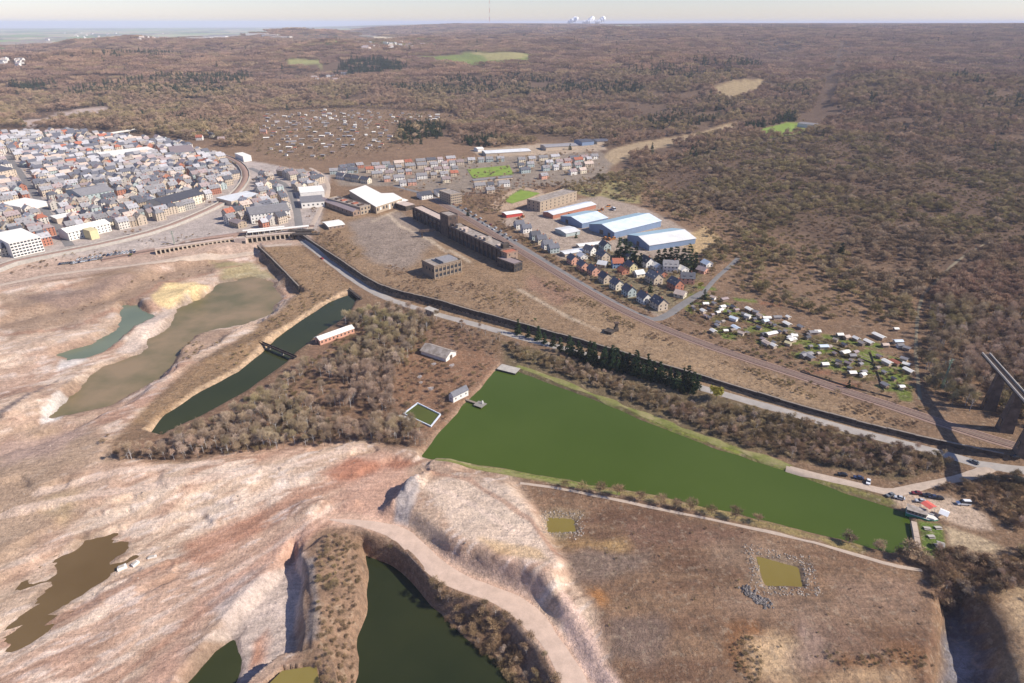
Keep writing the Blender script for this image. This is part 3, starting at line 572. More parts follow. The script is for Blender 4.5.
strip('town_street', plan([(300, 232), (296, 205), (288, 186), (268, 176), (250, 168)], U_), 9, M['asphalt'], 'grey street beside the supermarket roofs', lift=.3)
strip('plant_street', plan([(306, 236), (318, 214), (330, 192), (325, 176), (310, 168)], U_), 6, M['dirt'], 'dusty road beside the old brick halls', lift=.3, rag=.3)

M['verge'] = mat('green_verge', (0.19, 0.205, 0.05), .95, .35, .1, c2=(0.25, 0.205, 0.10))
strip('grass_verge', plan([(517, 366), (535, 372), (560, 381.5), (600, 397.5), (640, 413), (700, 436), (745, 452), (790, 467)], 0), 4.6, M['verge'], 'bright green grass verge along the far shore of the lake', 3, .12, rag=1.3, excl=False)
strip('grass_verge', plan([(432, 462), (460, 466), (500, 472), (560, 483), (620, 494)], 0), 2.2, M['verge'], 'thin green grass verge along the near shore of the lake', 3, .12, rag=1.2, excl=False)
def railway(pts, tracks, label, lift=.5, z=UP):
    o, P, Z = strip('railway_track', plan(pts, z), 4.2 * tracks + 1.5, M['ballast'], label, 6, lift)
    for k in range(tracks):
        c = (k - (tracks - 1) / 2) * 4.4
        for s in (-.75, .75): ribbon('rail', P, Z, c + s, .32, .28, M['steel'], o)
        if k: ribbon('drain', P, Z, c - 2.2, .9, .12, M['fence'], o, .05)
    return o, P, Z
railway([(425, 196), (450, 208), (480, 226), (520, 251), (560, 275), (600, 299), (640, 319), (700, 343), (750, 360), (800, 376), (850, 393), (900, 409), (950, 426), (1000, 442), (1070, 462)], 2, 'double railway track between the waste ground and the allotments')
curve = railway([(-60, 288), (0, 266), (60, 254), (110, 244), (160, 231), (200, 215), (228, 201), (243, 186), (247, 175), (241, 165), (228, 158), (208, 152)], 2, 'double railway track that curves through the town', 2.6)
for sd in (-5.6, 5.6): ribbon('edge_wall', curve[1], curve[2], sd, .9, 4.0, M['coping'], curve[0], -3.0)
railway([(100, 256), (150, 247), (200, 239), (250, 232), (314, 226)], 2, 'rusty railway sidings above the arcaded wall', .6)

def wall_line(name, pts, base_z, top_z, thick, m, label, cat, sect=16.0, cop=None, out=0.0):
    P = densify(pts, sect); e = empty(name, (P[0][0], P[0][1], base_z)); tag(e, label, cat); t, nrm = frame_of(P)
    o0 = np.array([P[0][0], P[0][1]])
    for i in range(len(P) - 1):
        a, b = P[i], P[i + 1]; d = (b - a) / np.linalg.norm(b - a); nn = np.array([-d[1], d[0]]); b = b - d * .12
        zt = top_z + rnd.uniform(-.25, .25)
        for nm, z0, z1, th, mm in (('wall_panel', base_z, zt, thick * rnd.uniform(.92, 1.08), m), ('coping', zt + .003, zt + .3, thick * 1.15, cop or M['wall_cap'])):
            q = [a + nn * th / 2, b + nn * th / 2, b - nn * th / 2, a - nn * th / 2]
            V = [(p[0] - o0[0], p[1] - o0[1], z - base_z) for z in (z0, z1) for p in q]
            mesh_obj(nm, V, [(0, 1, 2, 3), (7, 6, 5, 4), (0, 4, 5, 1), (1, 5, 6, 2), (2, 6, 7, 3), (3, 7, 4, 0)], [mm], e)
    EXCL_LINES.append((P, thick)); return e
wall_line('retaining_wall', WALL[:-1], -1.0, 6.1, 1.1, M['old_concrete'], 'long dark retaining wall between the old plant and the lower road', 'wall')
wall_line('basin_wall', plan([(257.5, 245.5), (270, 257), (284, 271), (299, 287)]), -9.5, .7, 1.1, M['old_concrete'], 'dark straight retaining wall at the edge of the muddy basin', 'wall')

# ------------------------------------------------------------------ boxes, prisms, buildings
def box_v(x0, x1, y0, y1, z0, z1): return [(x, y, z) for z in (z0, z1) for x, y in ((x0, y0), (x1, y0), (x1, y1), (x0, y1))]
BOXF = [(3, 2, 1, 0), (4, 5, 6, 7), (0, 1, 5, 4), (1, 2, 6, 5), (2, 3, 7, 6), (3, 0, 4, 7)]
class MB:
    def __init__(s): s.v, s.f = [], []
    def add(s, v, f): o = len(s.v); s.v += list(v); s.f += [tuple(i + o for i in q) for q in f]; return s
    def box(s, x0, x1, y0, y1, z0, z1): return s.add(box_v(x0, x1, y0, y1, z0, z1), BOXF)
    def obj(s, name, m, parent=None): return mesh_obj(name, s.v, s.f, [m] if not isinstance(m, (list, tuple)) else m, parent)
def boxo(name, b, m, parent): return MB().box(*b).obj(name, m, parent)
def slab(p0, p1, p2, p3, th):
    """roof slab: four corners (counterclockwise from above) and thickness downward"""
    v = [Vector(p) for p in (p0, p1, p2, p3)]; n = (v[1] - v[0]).cross(v[2] - v[0]).normalized(); w = [p - n * th for p in v]
    return [tuple(p) for p in w + v], BOXF
def wall_gable(w, d, h, rh, ridge):
    """walls of a w x d plan, gables closed up to the ridge; ridge along 'x' or 'y'; 'flat' closes at h"""
    z0 = -1.5
    if ridge == 'flat': return box_v(0, w, 0, d, z0, h), BOXF
    b = box_v(0, w, 0, d, z0, h)
    if ridge == 'x': return b + [(0, d / 2, h + rh), (w, d / 2, h + rh)], [(3, 2, 1, 0), (0, 1, 5, 4), (2, 3, 7, 6), (1, 2, 6, 9, 5), (3, 0, 4, 8, 7), (4, 5, 9, 8), (6, 7, 8, 9)]
    return b + [(w / 2, 0, h + rh), (w / 2, d, h + rh)], [(3, 2, 1, 0), (1, 2, 6, 5), (3, 0, 4, 7), (0, 1, 5, 8, 4), (2, 3, 7, 9, 6), (5, 6, 9, 8), (7, 4, 8, 9)]
def roof_slabs(w, d, h, rh, ridge, ov=.5, th=.3):
    m = []
    if ridge == 'x':
        k = rh / (d / 2); e = h - ov * k
        m = [slab((-ov, -ov, e), (w + ov, -ov, e), (w + ov, d / 2, h + rh), (-ov, d / 2, h + rh), -th), slab((w + ov, d + ov, e), (-ov, d + ov, e), (-ov, d / 2, h + rh), (w + ov, d / 2, h + rh), -th)]
    elif ridge == 'y':
        k = rh / (w / 2); e = h - ov * k
        m = [slab((-ov, d + ov, e), (-ov, -ov, e), (w / 2, -ov, h + rh), (w / 2, d + ov, h + rh), -th), slab((w + ov, -ov, e), (w + ov, d + ov, e), (w / 2, d + ov, h + rh), (w / 2, -ov, h + rh), -th)]
    return m
def window_boxes(w, d, h, nx, ny, floors, ww=1.1, wh=1.4, sides='fr'):
    """window positions as boxes set 6 cm proud of the walls; f = front (y=0), r = right (x=w), l = left, b = back"""
    out = []; fh = h / floors
    for k in range(floors):
        z = k * fh + fh * .5 - wh / 2 + .2
        for s, n, ln in (('f', nx, w), ('b', nx, w), ('l', ny, d), ('r', ny, d)):
            if s not in sides: continue
            for i in range(n):
                c = ln * (i + .5) / n
                if s == 'f': out.append((c - ww / 2, c + ww / 2, -.06, .05, z, z + wh))
                if s == 'b': out.append((c - ww / 2, c + ww / 2, d - .05, d + .06, z, z + wh))
                if s == 'r': out.append((w - .05, w + .06, c - ww / 2, c + ww / 2, z, z + wh))
                if s == 'l': out.append((-.06, .05, c - ww / 2, c + ww / 2, z, z + wh))
    return out
def site3(A, B, C, z=UP):
    """plan frame of a building from three ground corners: left, right, far right"""
    a, b, c = (np.array(at(*p, z)) for p in (A, B, C)); ux = b - a; w = np.linalg.norm(ux); ux /= w; uy = np.array([-ux[1], ux[0]]); d = abs(np.dot(c - b, uy))
    return a, math.atan2(ux[1], ux[0]), w, d
def building(name, label, cat, fr, h, rh=0.0, ridge='flat', wm='brick', rm='slate', rm2=None, win=None, parapet=0.0, sk=None, doors=(), roof_ribs=0, group=None):
    a, rz, w, d = fr; z = H1(a[0] + (math.cos(rz) * w - math.sin(rz) * d) / 2, a[1] + (math.sin(rz) * w + math.cos(rz) * d) / 2)
    e = empty(name, (a[0], a[1], z), rz); tag(e, label, cat, group)
    v, f = wall_gable(w, d, h, rh, ridge); wall = mesh_obj('wall', v, f, [M[wm]], e)
    if ridge == 'flat':
        roof = boxo('roof', (-.25, w + .25, -.25, d + .25, h + .003, h + .3), M[rm], e)
        if parapet:
            for b in ((-.25, w + .25, -.25, .15), (-.25, w + .25, d - .15, d + .25), (-.25, .15, .152, d - .152), (w - .15, w + .25, .152, d - .152)): boxo('parapet', (*b, h + .303, h + .3 + parapet), M[wm], e)
    else:
        for k, (v, f) in enumerate(roof_slabs(w, d, h + .02, rh, ridge, min(.6, w * .06))):
            roof = mesh_obj('roof', v, f, [M[rm2 if (rm2 and k == 0) else rm]], e)
            if roof_ribs:
                p = [Vector(v[4 + i]) for i in range(4)]      # standing seams from eave to ridge
                for i in range(1, roof_ribs):
                    t = i / roof_ribs; q0, q1 = p[0].lerp(p[1], t), p[3].lerp(p[2], t); u = (p[1] - p[0]).normalized() * .35; n = (p[1] - p[0]).cross(p[2] - p[0]).normalized() * .22
                    if n.z < 0: n = -n
                    mesh_obj('roof_seam', [tuple(x) for x in (q0 - u, q0 + u, q1 + u, q1 - u, q0 - u + n, q0 + u + n, q1 + u + n, q1 - u + n)], BOXF, [M[rm2 if (rm2 and k == 0) else rm]], roof)
    if win:
        for b in window_boxes(w, d, h, *win): boxo('window', b, M['glass'], e)
    for s, c, ww, hh in doors:
        b = (c * w - ww / 2, c * w + ww / 2, -.07, .05, -.2, hh) if s == 'f' else (w - .05, w + .07, c * d - ww / 2, c * d + ww / 2, -.2, hh)
        boxo('door', b, M['door'], e)
    c, s = math.cos(rz), math.sin(rz); EXCL_POLYS.append([(a[0] + c * x - s * y, a[1] + s * x + c * y) for x, y in ((0, 0), (w, 0), (w, d), (0, d))])
    return e, w, d
M['glass'] = mat('dark_window', (0.035, 0.04, 0.05), .2, .1, 1, .5)
M['door'] = mat('door_paint', (0.12, 0.09, 0.07), .6, .2, 1)
M['brick'] = mat('old_brick', (0.33, 0.225, 0.165), .9, .25, .4, c2=(0.28, 0.20, 0.15))
M['tan'] = mat('tan_brick', (0.42, 0.33, 0.24), .9, .25, .3, c2=(0.34, 0.26, 0.19))
M['rust'] = mat('rusty_concrete', (0.075, 0.052, 0.043), .9, .3, .25, c2=(0.12, 0.083, 0.067))
M['pier_stone'] = mat('dark_pier_stone', (0.095, 0.072, 0.06), .9, .3, .2, c2=(0.14, 0.105, 0.085))  # dark brown stone mottled between two tones
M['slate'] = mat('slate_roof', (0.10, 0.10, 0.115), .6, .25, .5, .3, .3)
M['light_roof'] = mat('sunlit_slate_roof', (0.34, 0.325, 0.33), .7, .25, .4, .2, .3)  # slate made paler, the sun's glare on it put into the colour
M['grey_roof'] = mat('grey_roof', (0.25, 0.235, 0.235), .8, .2, .4, .2, .2)
M['felt'] = mat('brown_felt_roof', (0.27, 0.22, 0.18), .9, .25, .3, c2=(0.36, 0.31, 0.27))
M['white_roof'] = mat('white_roof', (0.82, 0.775, 0.69), .7, .05, .2)
M['pink_roof'] = mat('pink_dusty_roof', (0.52, 0.41, 0.34), .9, .2, .3)
M['town_white'] = mat('pale_town_render', (0.52, 0.47, 0.41), .8, .18, .3, .2, .25)
M['white'] = mat('white_render', (0.74, 0.70, 0.64), .8, .08, .4, .2, .06)
M['cream'] = mat('cream_render', (0.66, 0.575, 0.44), .8, .1, .4, .2, .1)
M['beige'] = mat('beige_render', (0.52, 0.42, 0.32), .8, .12, .4, .2, .1)
M['pink'] = mat('salmon_render', (0.62, 0.33, 0.235), .8, .12, .4, .2, .08)
M['red_brick'] = mat('red_brick', (0.40, 0.17, 0.11), .9, .15, .5, .2, .1)
M['pale_blue'] = mat('pale_blue_render', (0.33, 0.46, 0.62), .8, .1, .4)
M['teal_wall'] = mat('grey_teal_render', (0.40, 0.45, 0.43), .8, .1, .4)
M['tile'] = mat('red_tile_roof', (0.36, 0.13, 0.08), .8, .2, .6, .2, .15)
M['mauve'] = mat('mauve_roof', (0.30, 0.235, 0.225), .8, .2, .5, .2, .2)
M['shed_blue'] = mat('blue_sheet_wall', (0.19, 0.25, 0.36), .6, .1, .2)
M['sheet'] = mat('pale_blue_sheet_roof', (0.56, 0.63, 0.69), .5, .08, .12, .3, c2=(0.64, 0.69, 0.74))
M['sheet_teal'] = mat('teal_sheet_roof', (0.34, 0.47, 0.52), .5, .08, .12, .3)
M['sheet_white'] = mat('pale_sheet_roof', (0.66, 0.64, 0.60), .5, .08, .12, .3, c2=(0.70, 0.70, 0.69))
M['ruin_wall'] = mat('stained_ruin_concrete', (0.27, 0.20, 0.14), .9, .3, .3, c2=(0.19, 0.14, 0.10))
M['yellow'] = mat('yellow_render', (0.62, 0.53, 0.30), .8, .1, .4)
M['red'] = mat('red_sheet', (0.50, 0.075, 0.06), .6, .12, .4)
M['timber'] = mat('grey_timber', (0.24, 0.19, 0.15), .9, .25, .8)
# ------------------------------------------------------------------ the old plant, the sheds and other large buildings
building('blue_shed', 'rightmost pale roofed blue shed beside the brown meadow', 'shed', site3((627, 240), (649, 251), (682, 238)), 6, 4.2, 'y', 'shed_blue', 'sheet_white', 'sheet_teal', roof_ribs=9, doors=(('f', .5, 5, 4.5),))
building('blue_shed', 'largest pale blue gabled shed, third from the left', 'shed', site3((589, 230), (614, 238.5), (645, 222)), 7, 4.6, 'y', 'shed_blue', 'sheet', 'sheet_teal', roof_ribs=9, doors=(('f', .5, 6, 5), ('f', .8, 4, 4.5)))
building('blue_shed', 'short pale blue shed with a wide gable, second from the left', 'shed', site3((560.5, 221), (582, 228.5), (599, 220)), 6, 3.6, 'y', 'shed_blue', 'sheet', 'sheet_teal', roof_ribs=6, doors=(('f', .3, 5, 4.5),))
building('blue_shed', 'long narrow shed with a pale grey blue roof beside the brick works building', 'shed', site3((543, 216), (553, 219), (587, 206)), 5, 1.8, 'y', 'red_brick', 'sheet_white', 'sheet', roof_ribs=10)
building('works_building', 'tan brick works building with a flat roof behind the blue sheds', 'building', site3((527, 209), (540, 212), (573, 200)), 12, 0, 'flat', 'tan', 'felt', parapet=.8, win=(3, 9, 3, 1.6, 1.9, 'fr'))
building('grey_hall', 'small grey hall with a pale roof in front of the blue sheds', 'building', site3((555, 232), (566, 237), (572, 231)), 4, 1.2, 'y', 'teal_wall', 'sheet_white')
building('long_store', 'long low store with a cream roof behind the village gardens', 'building', site3((576, 247), (579.5, 249.5), (597, 242)), 3.2, .8, 'y', 'beige', 'white_roof')
building('open_store', 'low pale roofed store left of the village houses', 'building', site3((560, 254), (565, 257), (580, 250)), 3, .6, 'y', 'beige', 'sheet_white')
building('red_kiosk', 'small red and white shed beside the parking yard', 'shed', site3((502, 215.5), (506.5, 218), (519, 214)), 4, .8, 'y', 'red', 'white_roof')
building('concrete_store', 'long white roofed store behind the largest blue shed', 'building', site3((637, 216), (640, 217), (655, 223)), 3.5, 0, 'flat', 'white', 'sheet_white')

def prism(name, pts, z0, z1, m, parent):
    n = len(pts); V = [(x, y, z) for z in (z0, z1) for x, y in pts]; F = [tuple(range(n))[::-1], tuple(range(n, 2 * n))] + [(i, (i + 1) % n, (i + 1) % n + n, i + n) for i in range(n)]
    ar = sum(pts[i][0] * pts[(i + 1) % n][1] - pts[(i + 1) % n][0] * pts[i][1] for i in range(n))
    if ar < 0: F = [q[::-1] for q in F]
    return mesh_obj(name, V, F, [m], parent)
# the white roofed hall, L-shaped plan
hp = plan([(349.5, 190.6), (375.9, 206.6), (402.2, 198), (393, 192.9), (381.2, 193.3), (365.6, 185.2)], UP + 9)
e = empty('white_hall', (hp[0][0], hp[0][1], UP)); tag(e, 'large hall with a white L-shaped flat roof beside the old plant', 'building')
lp = [(x - hp[0][0], y - hp[0][1]) for x, y in hp]; prism('wall', lp, -1.5, 8.6, M['tan'], e)
cen = np.mean(lp, 0); prism('roof', [tuple(cen + (np.array(p) - cen) * 1.015) for p in lp], 8.603, 9.1, M['white_roof'], e); EXCL_POLYS.append(hp)
ax, bx = np.array(lp[1]), np.array(lp[2]); dv = (bx - ax) / np.linalg.norm(bx - ax); nv = np.array([dv[1], -dv[0]]); Ln = np.linalg.norm(bx - ax)
for i in range(9):
    c = ax + dv * Ln * (i + .5) / 9; q = [c - dv * 1.3 - nv * .05, c + dv * 1.3 - nv * .05, c + dv * 1.3 + nv * .08, c - dv * 1.3 + nv * .08]
    prism('window' if i not in (4, 7) else 'door', [tuple(p) for p in q], 3.0 if i not in (4, 7) else -.2, 6.4, M['white'] if i % 3 == 1 else M['glass'], e)
building('brick_hall', 'long brick hall with a dark gabled roof left of the white hall', 'building', site3((353.5, 216.5), (360.5, 215), (344.5, 199.5)), 6, 2.2, 'y', 'brick', 'mauve', win=(2, 8, 1, 1.8, 2.6, 'flr'))
eh, w, d = building('brick_hall', 'tall brick hall with a patched roof between the white hall and the dark roofed hall', 'building', site3((361, 215), (371, 212.5), (357.5, 199)), 9, 0, 'flat', 'tan', 'felt', parapet=.7, win=(3, 5, 2, 2.2, 2.4, 'fr'))
for i in range(5): boxo('roof_light', (w * .25, w * .75, d * (.1 + .17 * i), d * (.17 + .17 * i), 9.31, 10.6), M['tile' if i % 2 else 'rust'], eh)
building('white_roofed_hut', 'small brick hut with a cream white roof on the waste ground', 'building', site3((329, 230), (345, 227.5), (344, 222)), 3.6, 1.2, 'x', 'brick', 'white_roof', win=(4, 2, 1, 1.2, 1.3, 'f'))
building('loading_canopy', 'low loading canopy with a white roof right of the white hall', 'building', site3((399, 207), (408, 204), (408, 200)), 5, .8, 'x', 'old_concrete', 'white_roof')
building('pink_shelter', 'small pink dusty flat shelter between hall and bunker', 'building', site3((406, 211), (415, 209), (413, 204)), 6, 0, 'flat', 'old_concrete', 'pink_roof')

def bunker(name, label, fr, h, bays, rm, wm='rust', hop=True):
    """ore bunker: concrete frame of columns with dark bays between, ribbed top"""
    e, w, d = building(name, label, 'building', fr, h, 0, 'flat', wm, rm, parapet=.9)
    for i in range(bays + 1):
        x = w * i / bays; boxo('column', (x - .5, x + .5, -1.1, -.003, -1.5, h - .4), M[wm], e)
    for i in range(bays):
        x0, x1 = w * i / bays + .9, w * (i + 1) / bays - .9
        boxo('opening', (x0, x1, -.09, .05, .5, h * .42), M['glass'], e); boxo('opening', (x0 + .3, x1 - .3, -.09, .05, h * .6, h * .8), M['glass'], e)
    if hop:
        for i in range(bays):
            if rnd.random() < .8: x = w * (i + .5) / bays; z1 = h + rnd.uniform(1.0, 5.0); boxo('hopper_house', (x - 2.2, x + 2.2, d * .25, d * .25 + rnd.uniform(2.5, d * .6), h + .31, z1), M[rnd.choice(['rust', 'felt', 'pink_roof', 'old_concrete'])], e)
    return e, w, d
bunker('ore_bunker', 'long dark ore bunker with a pale pink roof beside the white hall', site3((414, 219), (441, 233), (447, 229.5)), 14, 7, 'pink_roof', hop=False)
building('hopper_tower', 'rusty square tower between the two ore bunkers', 'tower', site3((441, 234), (449, 238), (454, 234)), 24, 0, 'flat', 'rust', 'felt', parapet=.8, win=(2, 2, 4, 1.2, 1.8, 'fr'))
bunker('ore_bunker', 'longest rust brown ore bunker with hopper houses on its top', site3((449, 238.5), (501, 264), (509, 259)), 14, 13, 'felt')
building('bunker_end', 'brick end house with a tiled top at the right end of the ore bunkers', 'building', site3((500.5, 263.8), (507, 266.5), (514, 262)), 13, 0, 'flat', 'brick', 'tile', parapet=.6, win=(1, 2, 3, 1.2, 1.8, 'fr'))
building('dark_annexe', 'dark low annexe with a white end wall in front of the ore bunkers', 'building', site3((497, 266), (514, 272.5), (520.5, 269)), 8, 0, 'flat', 'old_concrete', 'mauve', parapet=.5, win=(5, 3, 2, 1.6, 1.8, 'fr'))
# conveyor stub that sticks out of the bunker
a = at(434, 236, UP); e = empty('conveyor_stub', (a[0], a[1], UP), R(200)); tag(e, 'rusty conveyor stub that sticks out of the ore bunkers', 'conveyor')
boxo('belt_housing', (0, 16, -1.6, 1.6, 6, 8.4), M['rust'], e); boxo('leg', (13, 13.8, -1.2, -.5, -1, 5.997), M['rust'], e); boxo('leg', (13, 13.8, .5, 1.2, -1, 5.997), M['rust'], e)
# the flat roofed ruin
fr = site3((422.5, 273), (435, 279.5), (460.5, 272)); er, w, d = building('flat_roofed_ruin', 'flat roofed concrete ruin that stands alone on the waste ground', 'ruin', fr, 12, 0, 'flat', 'ruin_wall', 'felt', parapet=1.0)
boxo('roof_penthouse', (w * .25, w * .9, d * .38, d * .92, 12.31, 14.2), M['grey_roof'], er); boxo('roof_slot', (w * .15, w * .85, d * .27, d * .33, 12.305, 12.7), M['glass'], er)
for k in range(2):
    for i in range(7):
        y = d * (i + .5) / 7; boxo('window', (w - .2, w + .09, y - 1.3, y + 1.3, 1.8 + k * 5, 4.6 + k * 5), M['glass'], er); boxo('sill', (w - .1, w + .35, y - 1.5, y + 1.5, 1.5 + k * 5, 1.795 + k * 5), M['tan'], er)
for i in range(4):
    x = w * (i + .5) / 4; boxo('window', (x - 1.1, x + 1.1, -.09, .1, 6.6, 9.2), M['glass'], er)
for i in range(8): boxo('pilaster', (w + .001, w + .5, d * i / 7 - .35, d * i / 7 + .35, -1.5, 11.6), M['tan'], er)
a = at(616, 331, UP); e = empty('signal_ruin', (a[0], a[1], UP), R(10)); tag(e, 'small dark broken tower stump on the waste ground', 'ruin')
boxo('base', (-1.6, 1.6, -1.5, 1.5, -.5, 3), M['old_concrete'], e); boxo('stem', (-1, 1, -.9, .9, 3.003, 6.5), M['old_concrete'], e); boxo('cap', (-1.8, 1.8, -1.5, 1.5, 6.503, 7.4), M['rust'], e)
building('dark_bunker', 'low dark concrete bunker beside the broken tower stump', 'bunker', site3((604, 333), (611, 335), (613, 332)), 2, 0, 'flat', 'old_concrete', 'old_concrete')
# by the canal and the lake
building('boathouse', 'long pink brick boathouse with a white roof on the canal', 'boathouse', site3((315.5, 342.5), (320.5, 345.5), (347, 329), 0), 4.2, 1.6, 'y', 'pink', 'white_roof', win=(1, 9, 1, 1.2, 1.4, 'r'), doors=(('f', .5, 3, 3),))
building('old_barn', 'old barn with a long grey brown roof on the waste ground', 'barn', site3((421, 354), (446, 362), (455, 355), 0), 3, 3.2, 'x', 'white', 'felt', doors=(('r', .5, 3, 3),))
building('lake_house', 'small white house with a dark roof on the left shore of the green lake', 'house', site3((449, 400.5), (453.5, 403), (464, 393), 0), 4.2, 2.6, 'y', 'white', 'slate', win=(1, 3, 1, .9, 1.2, 'fr'))
building('sluice_house', 'low pale concrete sluice at the top corner of the green lake', 'sluice', site3((497, 369), (515, 373.5), (517, 368), 0), 2.4, 0, 'flat', 'old_concrete', 'coping')
building('wall_ruin', 'small white crumbling wall ruin beside the lower road', 'ruin', site3((424, 313), (433.5, 316.5), (435, 313), 0), 4, 0, 'flat', 'coping', 'coping', win=(2, 1, 1, 1.2, 1.6, 'f'))
# basin with white walls
B = plan([(403, 414), (417.5, 403), (441, 414.5), (431, 427)], .5); o0 = np.array(B[0]); e = empty('settling_basin', (o0[0], o0[1], 0)); tag(e, 'small rectangular basin with white walls beside the green lake', 'basin')
Bl = [np.array(p) - o0 for p in B]; cen = np.mean(Bl, 0); M['basin_white'] = mat('white_basin_wall', (0.56, 0.60, 0.66), .7, .2, .5)
for i in range(4):
    p, q = Bl[i], Bl[(i + 1) % 4]; t = (q - p) / np.linalg.norm(q - p); n = np.array([-t[1], t[0]]); n = n if np.dot(cen - p, n) > 0 else -n
    p2, q2 = p + t * .65 * (i % 2), q - t * .65 * (i % 2)
    prism('basin_wall', [tuple(x) for x in (p2, q2, q2 + n * .6, p2 + n * .6)], -1.5, 1.1, M['basin_white'], e)
prism('water', [tuple(cen + (p - cen) * .95) for p in Bl], -1.2, .35, water_material('basin_water', (0.075, 0.085, 0.018), .2), e); EXCL_POLYS.append(B)
prism('apron', [tuple(np.array(x) - o0) for x in plan([(397, 416), (403, 414.8), (414, 420), (409, 422)])], -.5, .35, M['coping'], e)
# jetty
a, b = np.array(at(466, 400.5, -1)), np.array(at(476, 404, -1)); rz = math.atan2(*(b - a)[::-1]); L = np.linalg.norm(b - a); e = empty('jetty', (a[0], a[1], -1.2), rz); tag(e, 'short wooden jetty with a square platform on the green lake', 'jetty')
for i in range(7): boxo('plank', (L * i / 7 + .05, L * (i + 1) / 7 - .05, -.9, .9, 1.0, 1.15), M['timber'], e)
for i in range(6): boxo('plank', (L + 1.1 * i + .03, L + 1.1 * (i + 1) - .03, -3, 3, 1.0, 1.18), M['concrete'], e)
for x, y in ((L * .5, -.7), (L * .5, .7), (L + .6, -2.6), (L + .6, 2.6), (L + 6, -2.6), (L + 6, 2.6)): boxo('post', (x - .15, x + .15, y - .15, y + .15, -2.5, .997), M['timber'], e)
boxo('bollard', (L + 3.6, L + 4.4, 1.2, 2.0, 1.183, 3.0), M['white'], e)
# footbridge and sluice of the canal
a, b = np.array(at(256, 342, 0)), np.array(at(296, 359, 0)); rz = math.atan2(*(b - a)[::-1]); L = np.linalg.norm(b - a); e = empty('footbridge', (a[0], a[1], 0), rz); tag(e, 'narrow rusty footbridge over the middle of the canal', 'bridge')
boxo('deck', (0, L, -1.1, 1.1, 1.0, 1.4), M['old_concrete'], e); boxo('railing', (0, L, -1.1, -.95, 1.403, 2.3), M['rust'], e); boxo('railing', (0, L, .95, 1.1, 1.403, 2.3), M['rust'], e)
for t in (.02, .33, .66, .96): boxo('pier', (L * t, L * t + 1.0, -.9, .9, -4, .997), M['concrete'], e)
EXCL_LINES.append(([a, b], 4))
a, b = np.array(at(350, 291, 0)), np.array(at(361, 300, 0)); rz = math.atan2(*(b - a)[::-1]); L = np.linalg.norm(b - a); e = empty('canal_gate', (a[0], a[1], 0), rz); tag(e, 'dark concrete gate at the upper end of the canal', 'sluice')
boxo('beam', (-1, L + 1, -1.2, 1.2, .8, 1.8), M['old_concrete'], e); boxo('gate', (0, L, -.4, .4, -4, .797), M['rust'], e); boxo('post', (-.6, .6, -.6, .6, 1.803, 3), M['old_concrete'], e); boxo('post', (L - .6, L + .6, -.6, .6, 1.803, 3), M['old_concrete'], e)
# underpass at the head of the wall
a = np.array(at(291, 238, 0)); e = empty('underpass', (a[0], a[1], 0), R(4)); tag(e, 'dark concrete underpass at the upper end of the long retaining wall', 'bridge')
boxo('deck', (-2, 26, 0, 7, 6.6, 8.0), M['old_concrete'], e); boxo('deck', (4, 34, -11, -3, 6.0, 7.2), M['old_concrete'], e)
for x in (-2, 9, 24): boxo('pier', (x, x + 1.6, .5, 6.5, -1, 6.597), M['old_concrete'], e)
for x in (4, 18, 32): boxo('pier', (x, x + 1.6, -10.5, -3.5, -1, 5.997), M['old_concrete'], e)
# arcaded retaining wall under the sidings
def arcade(pts, z, label, bays, h, canopy=False):
    a, b = (np.array(at(*p, z)) for p in pts); rz = math.atan2(*(b - a)[::-1]); L = np.linalg.norm(b - a); zz = 0.0
    e = empty('arcaded_wall', (a[0], a[1], zz), rz); tag(e, label, 'wall'); st = L / bays
    boxo('back_wall', (0, L, 2.2, 3.2, -3, h), M['old_concrete'], e); boxo('coping', (-.5, L + .5, -.6, 3.6, h + .003, h + .8), M['pink_roof'], e)
    for i in range(bays + 1): boxo('pier', (i * st - .75, i * st + .75, -.3, 2.197, -3, h), M['beige'], e)
    for i in range(bays): boxo('lintel', (i * st + .753, (i + 1) * st - .753, -.1, 2.19, h - 1.3, h - .003), M['beige'], e)
    if canopy:
        boxo('canopy_roof', (L * .02, L * .98, 4.2, 10, h + 4, h + 4.4), M['white_roof'], e)
        for i in range(10): boxo('column', (L * (.05 + .1 * i), L * (.05 + .1 * i) + .5, 6.8, 7.3, h - 2, h + 3.997), M['white'], e)
        boxo('canopy_roof', (-L * .05, L * .6, 12.5, 17, h + 4, h + 4.4), M['white_roof'], e)
        for i in range(7): boxo('column', (L * (.0 + .09 * i), L * (.0 + .09 * i) + .5, 14.4, 14.9, h - 2, h + 3.997), M['white'], e)
    EXCL_LINES.append(([a, b], 8)); return e
arcade(((157, 255), (234, 243.5)), 0, 'long brown arcaded wall with open bays below the railway sidings', 18, 6.0)
arcade(((248, 243), (312, 236)), 0, 'arcaded wall with white canopy roofs at the right end of the sidings', 14, 6.2, True)
a = np.array(at(241, 244, 0)); e = empty('tunnel_portal', (a[0], a[1], 0), R(5)); tag(e, 'concrete block with one small black portal between the arcaded walls', 'portal')
boxo('wall', (-6, 6, -.2, 3, -3, 6.6), M['pink_roof'], e); boxo('opening', (1.5, 5, -.26, -.1, -1, 3.4), M['glass'], e)

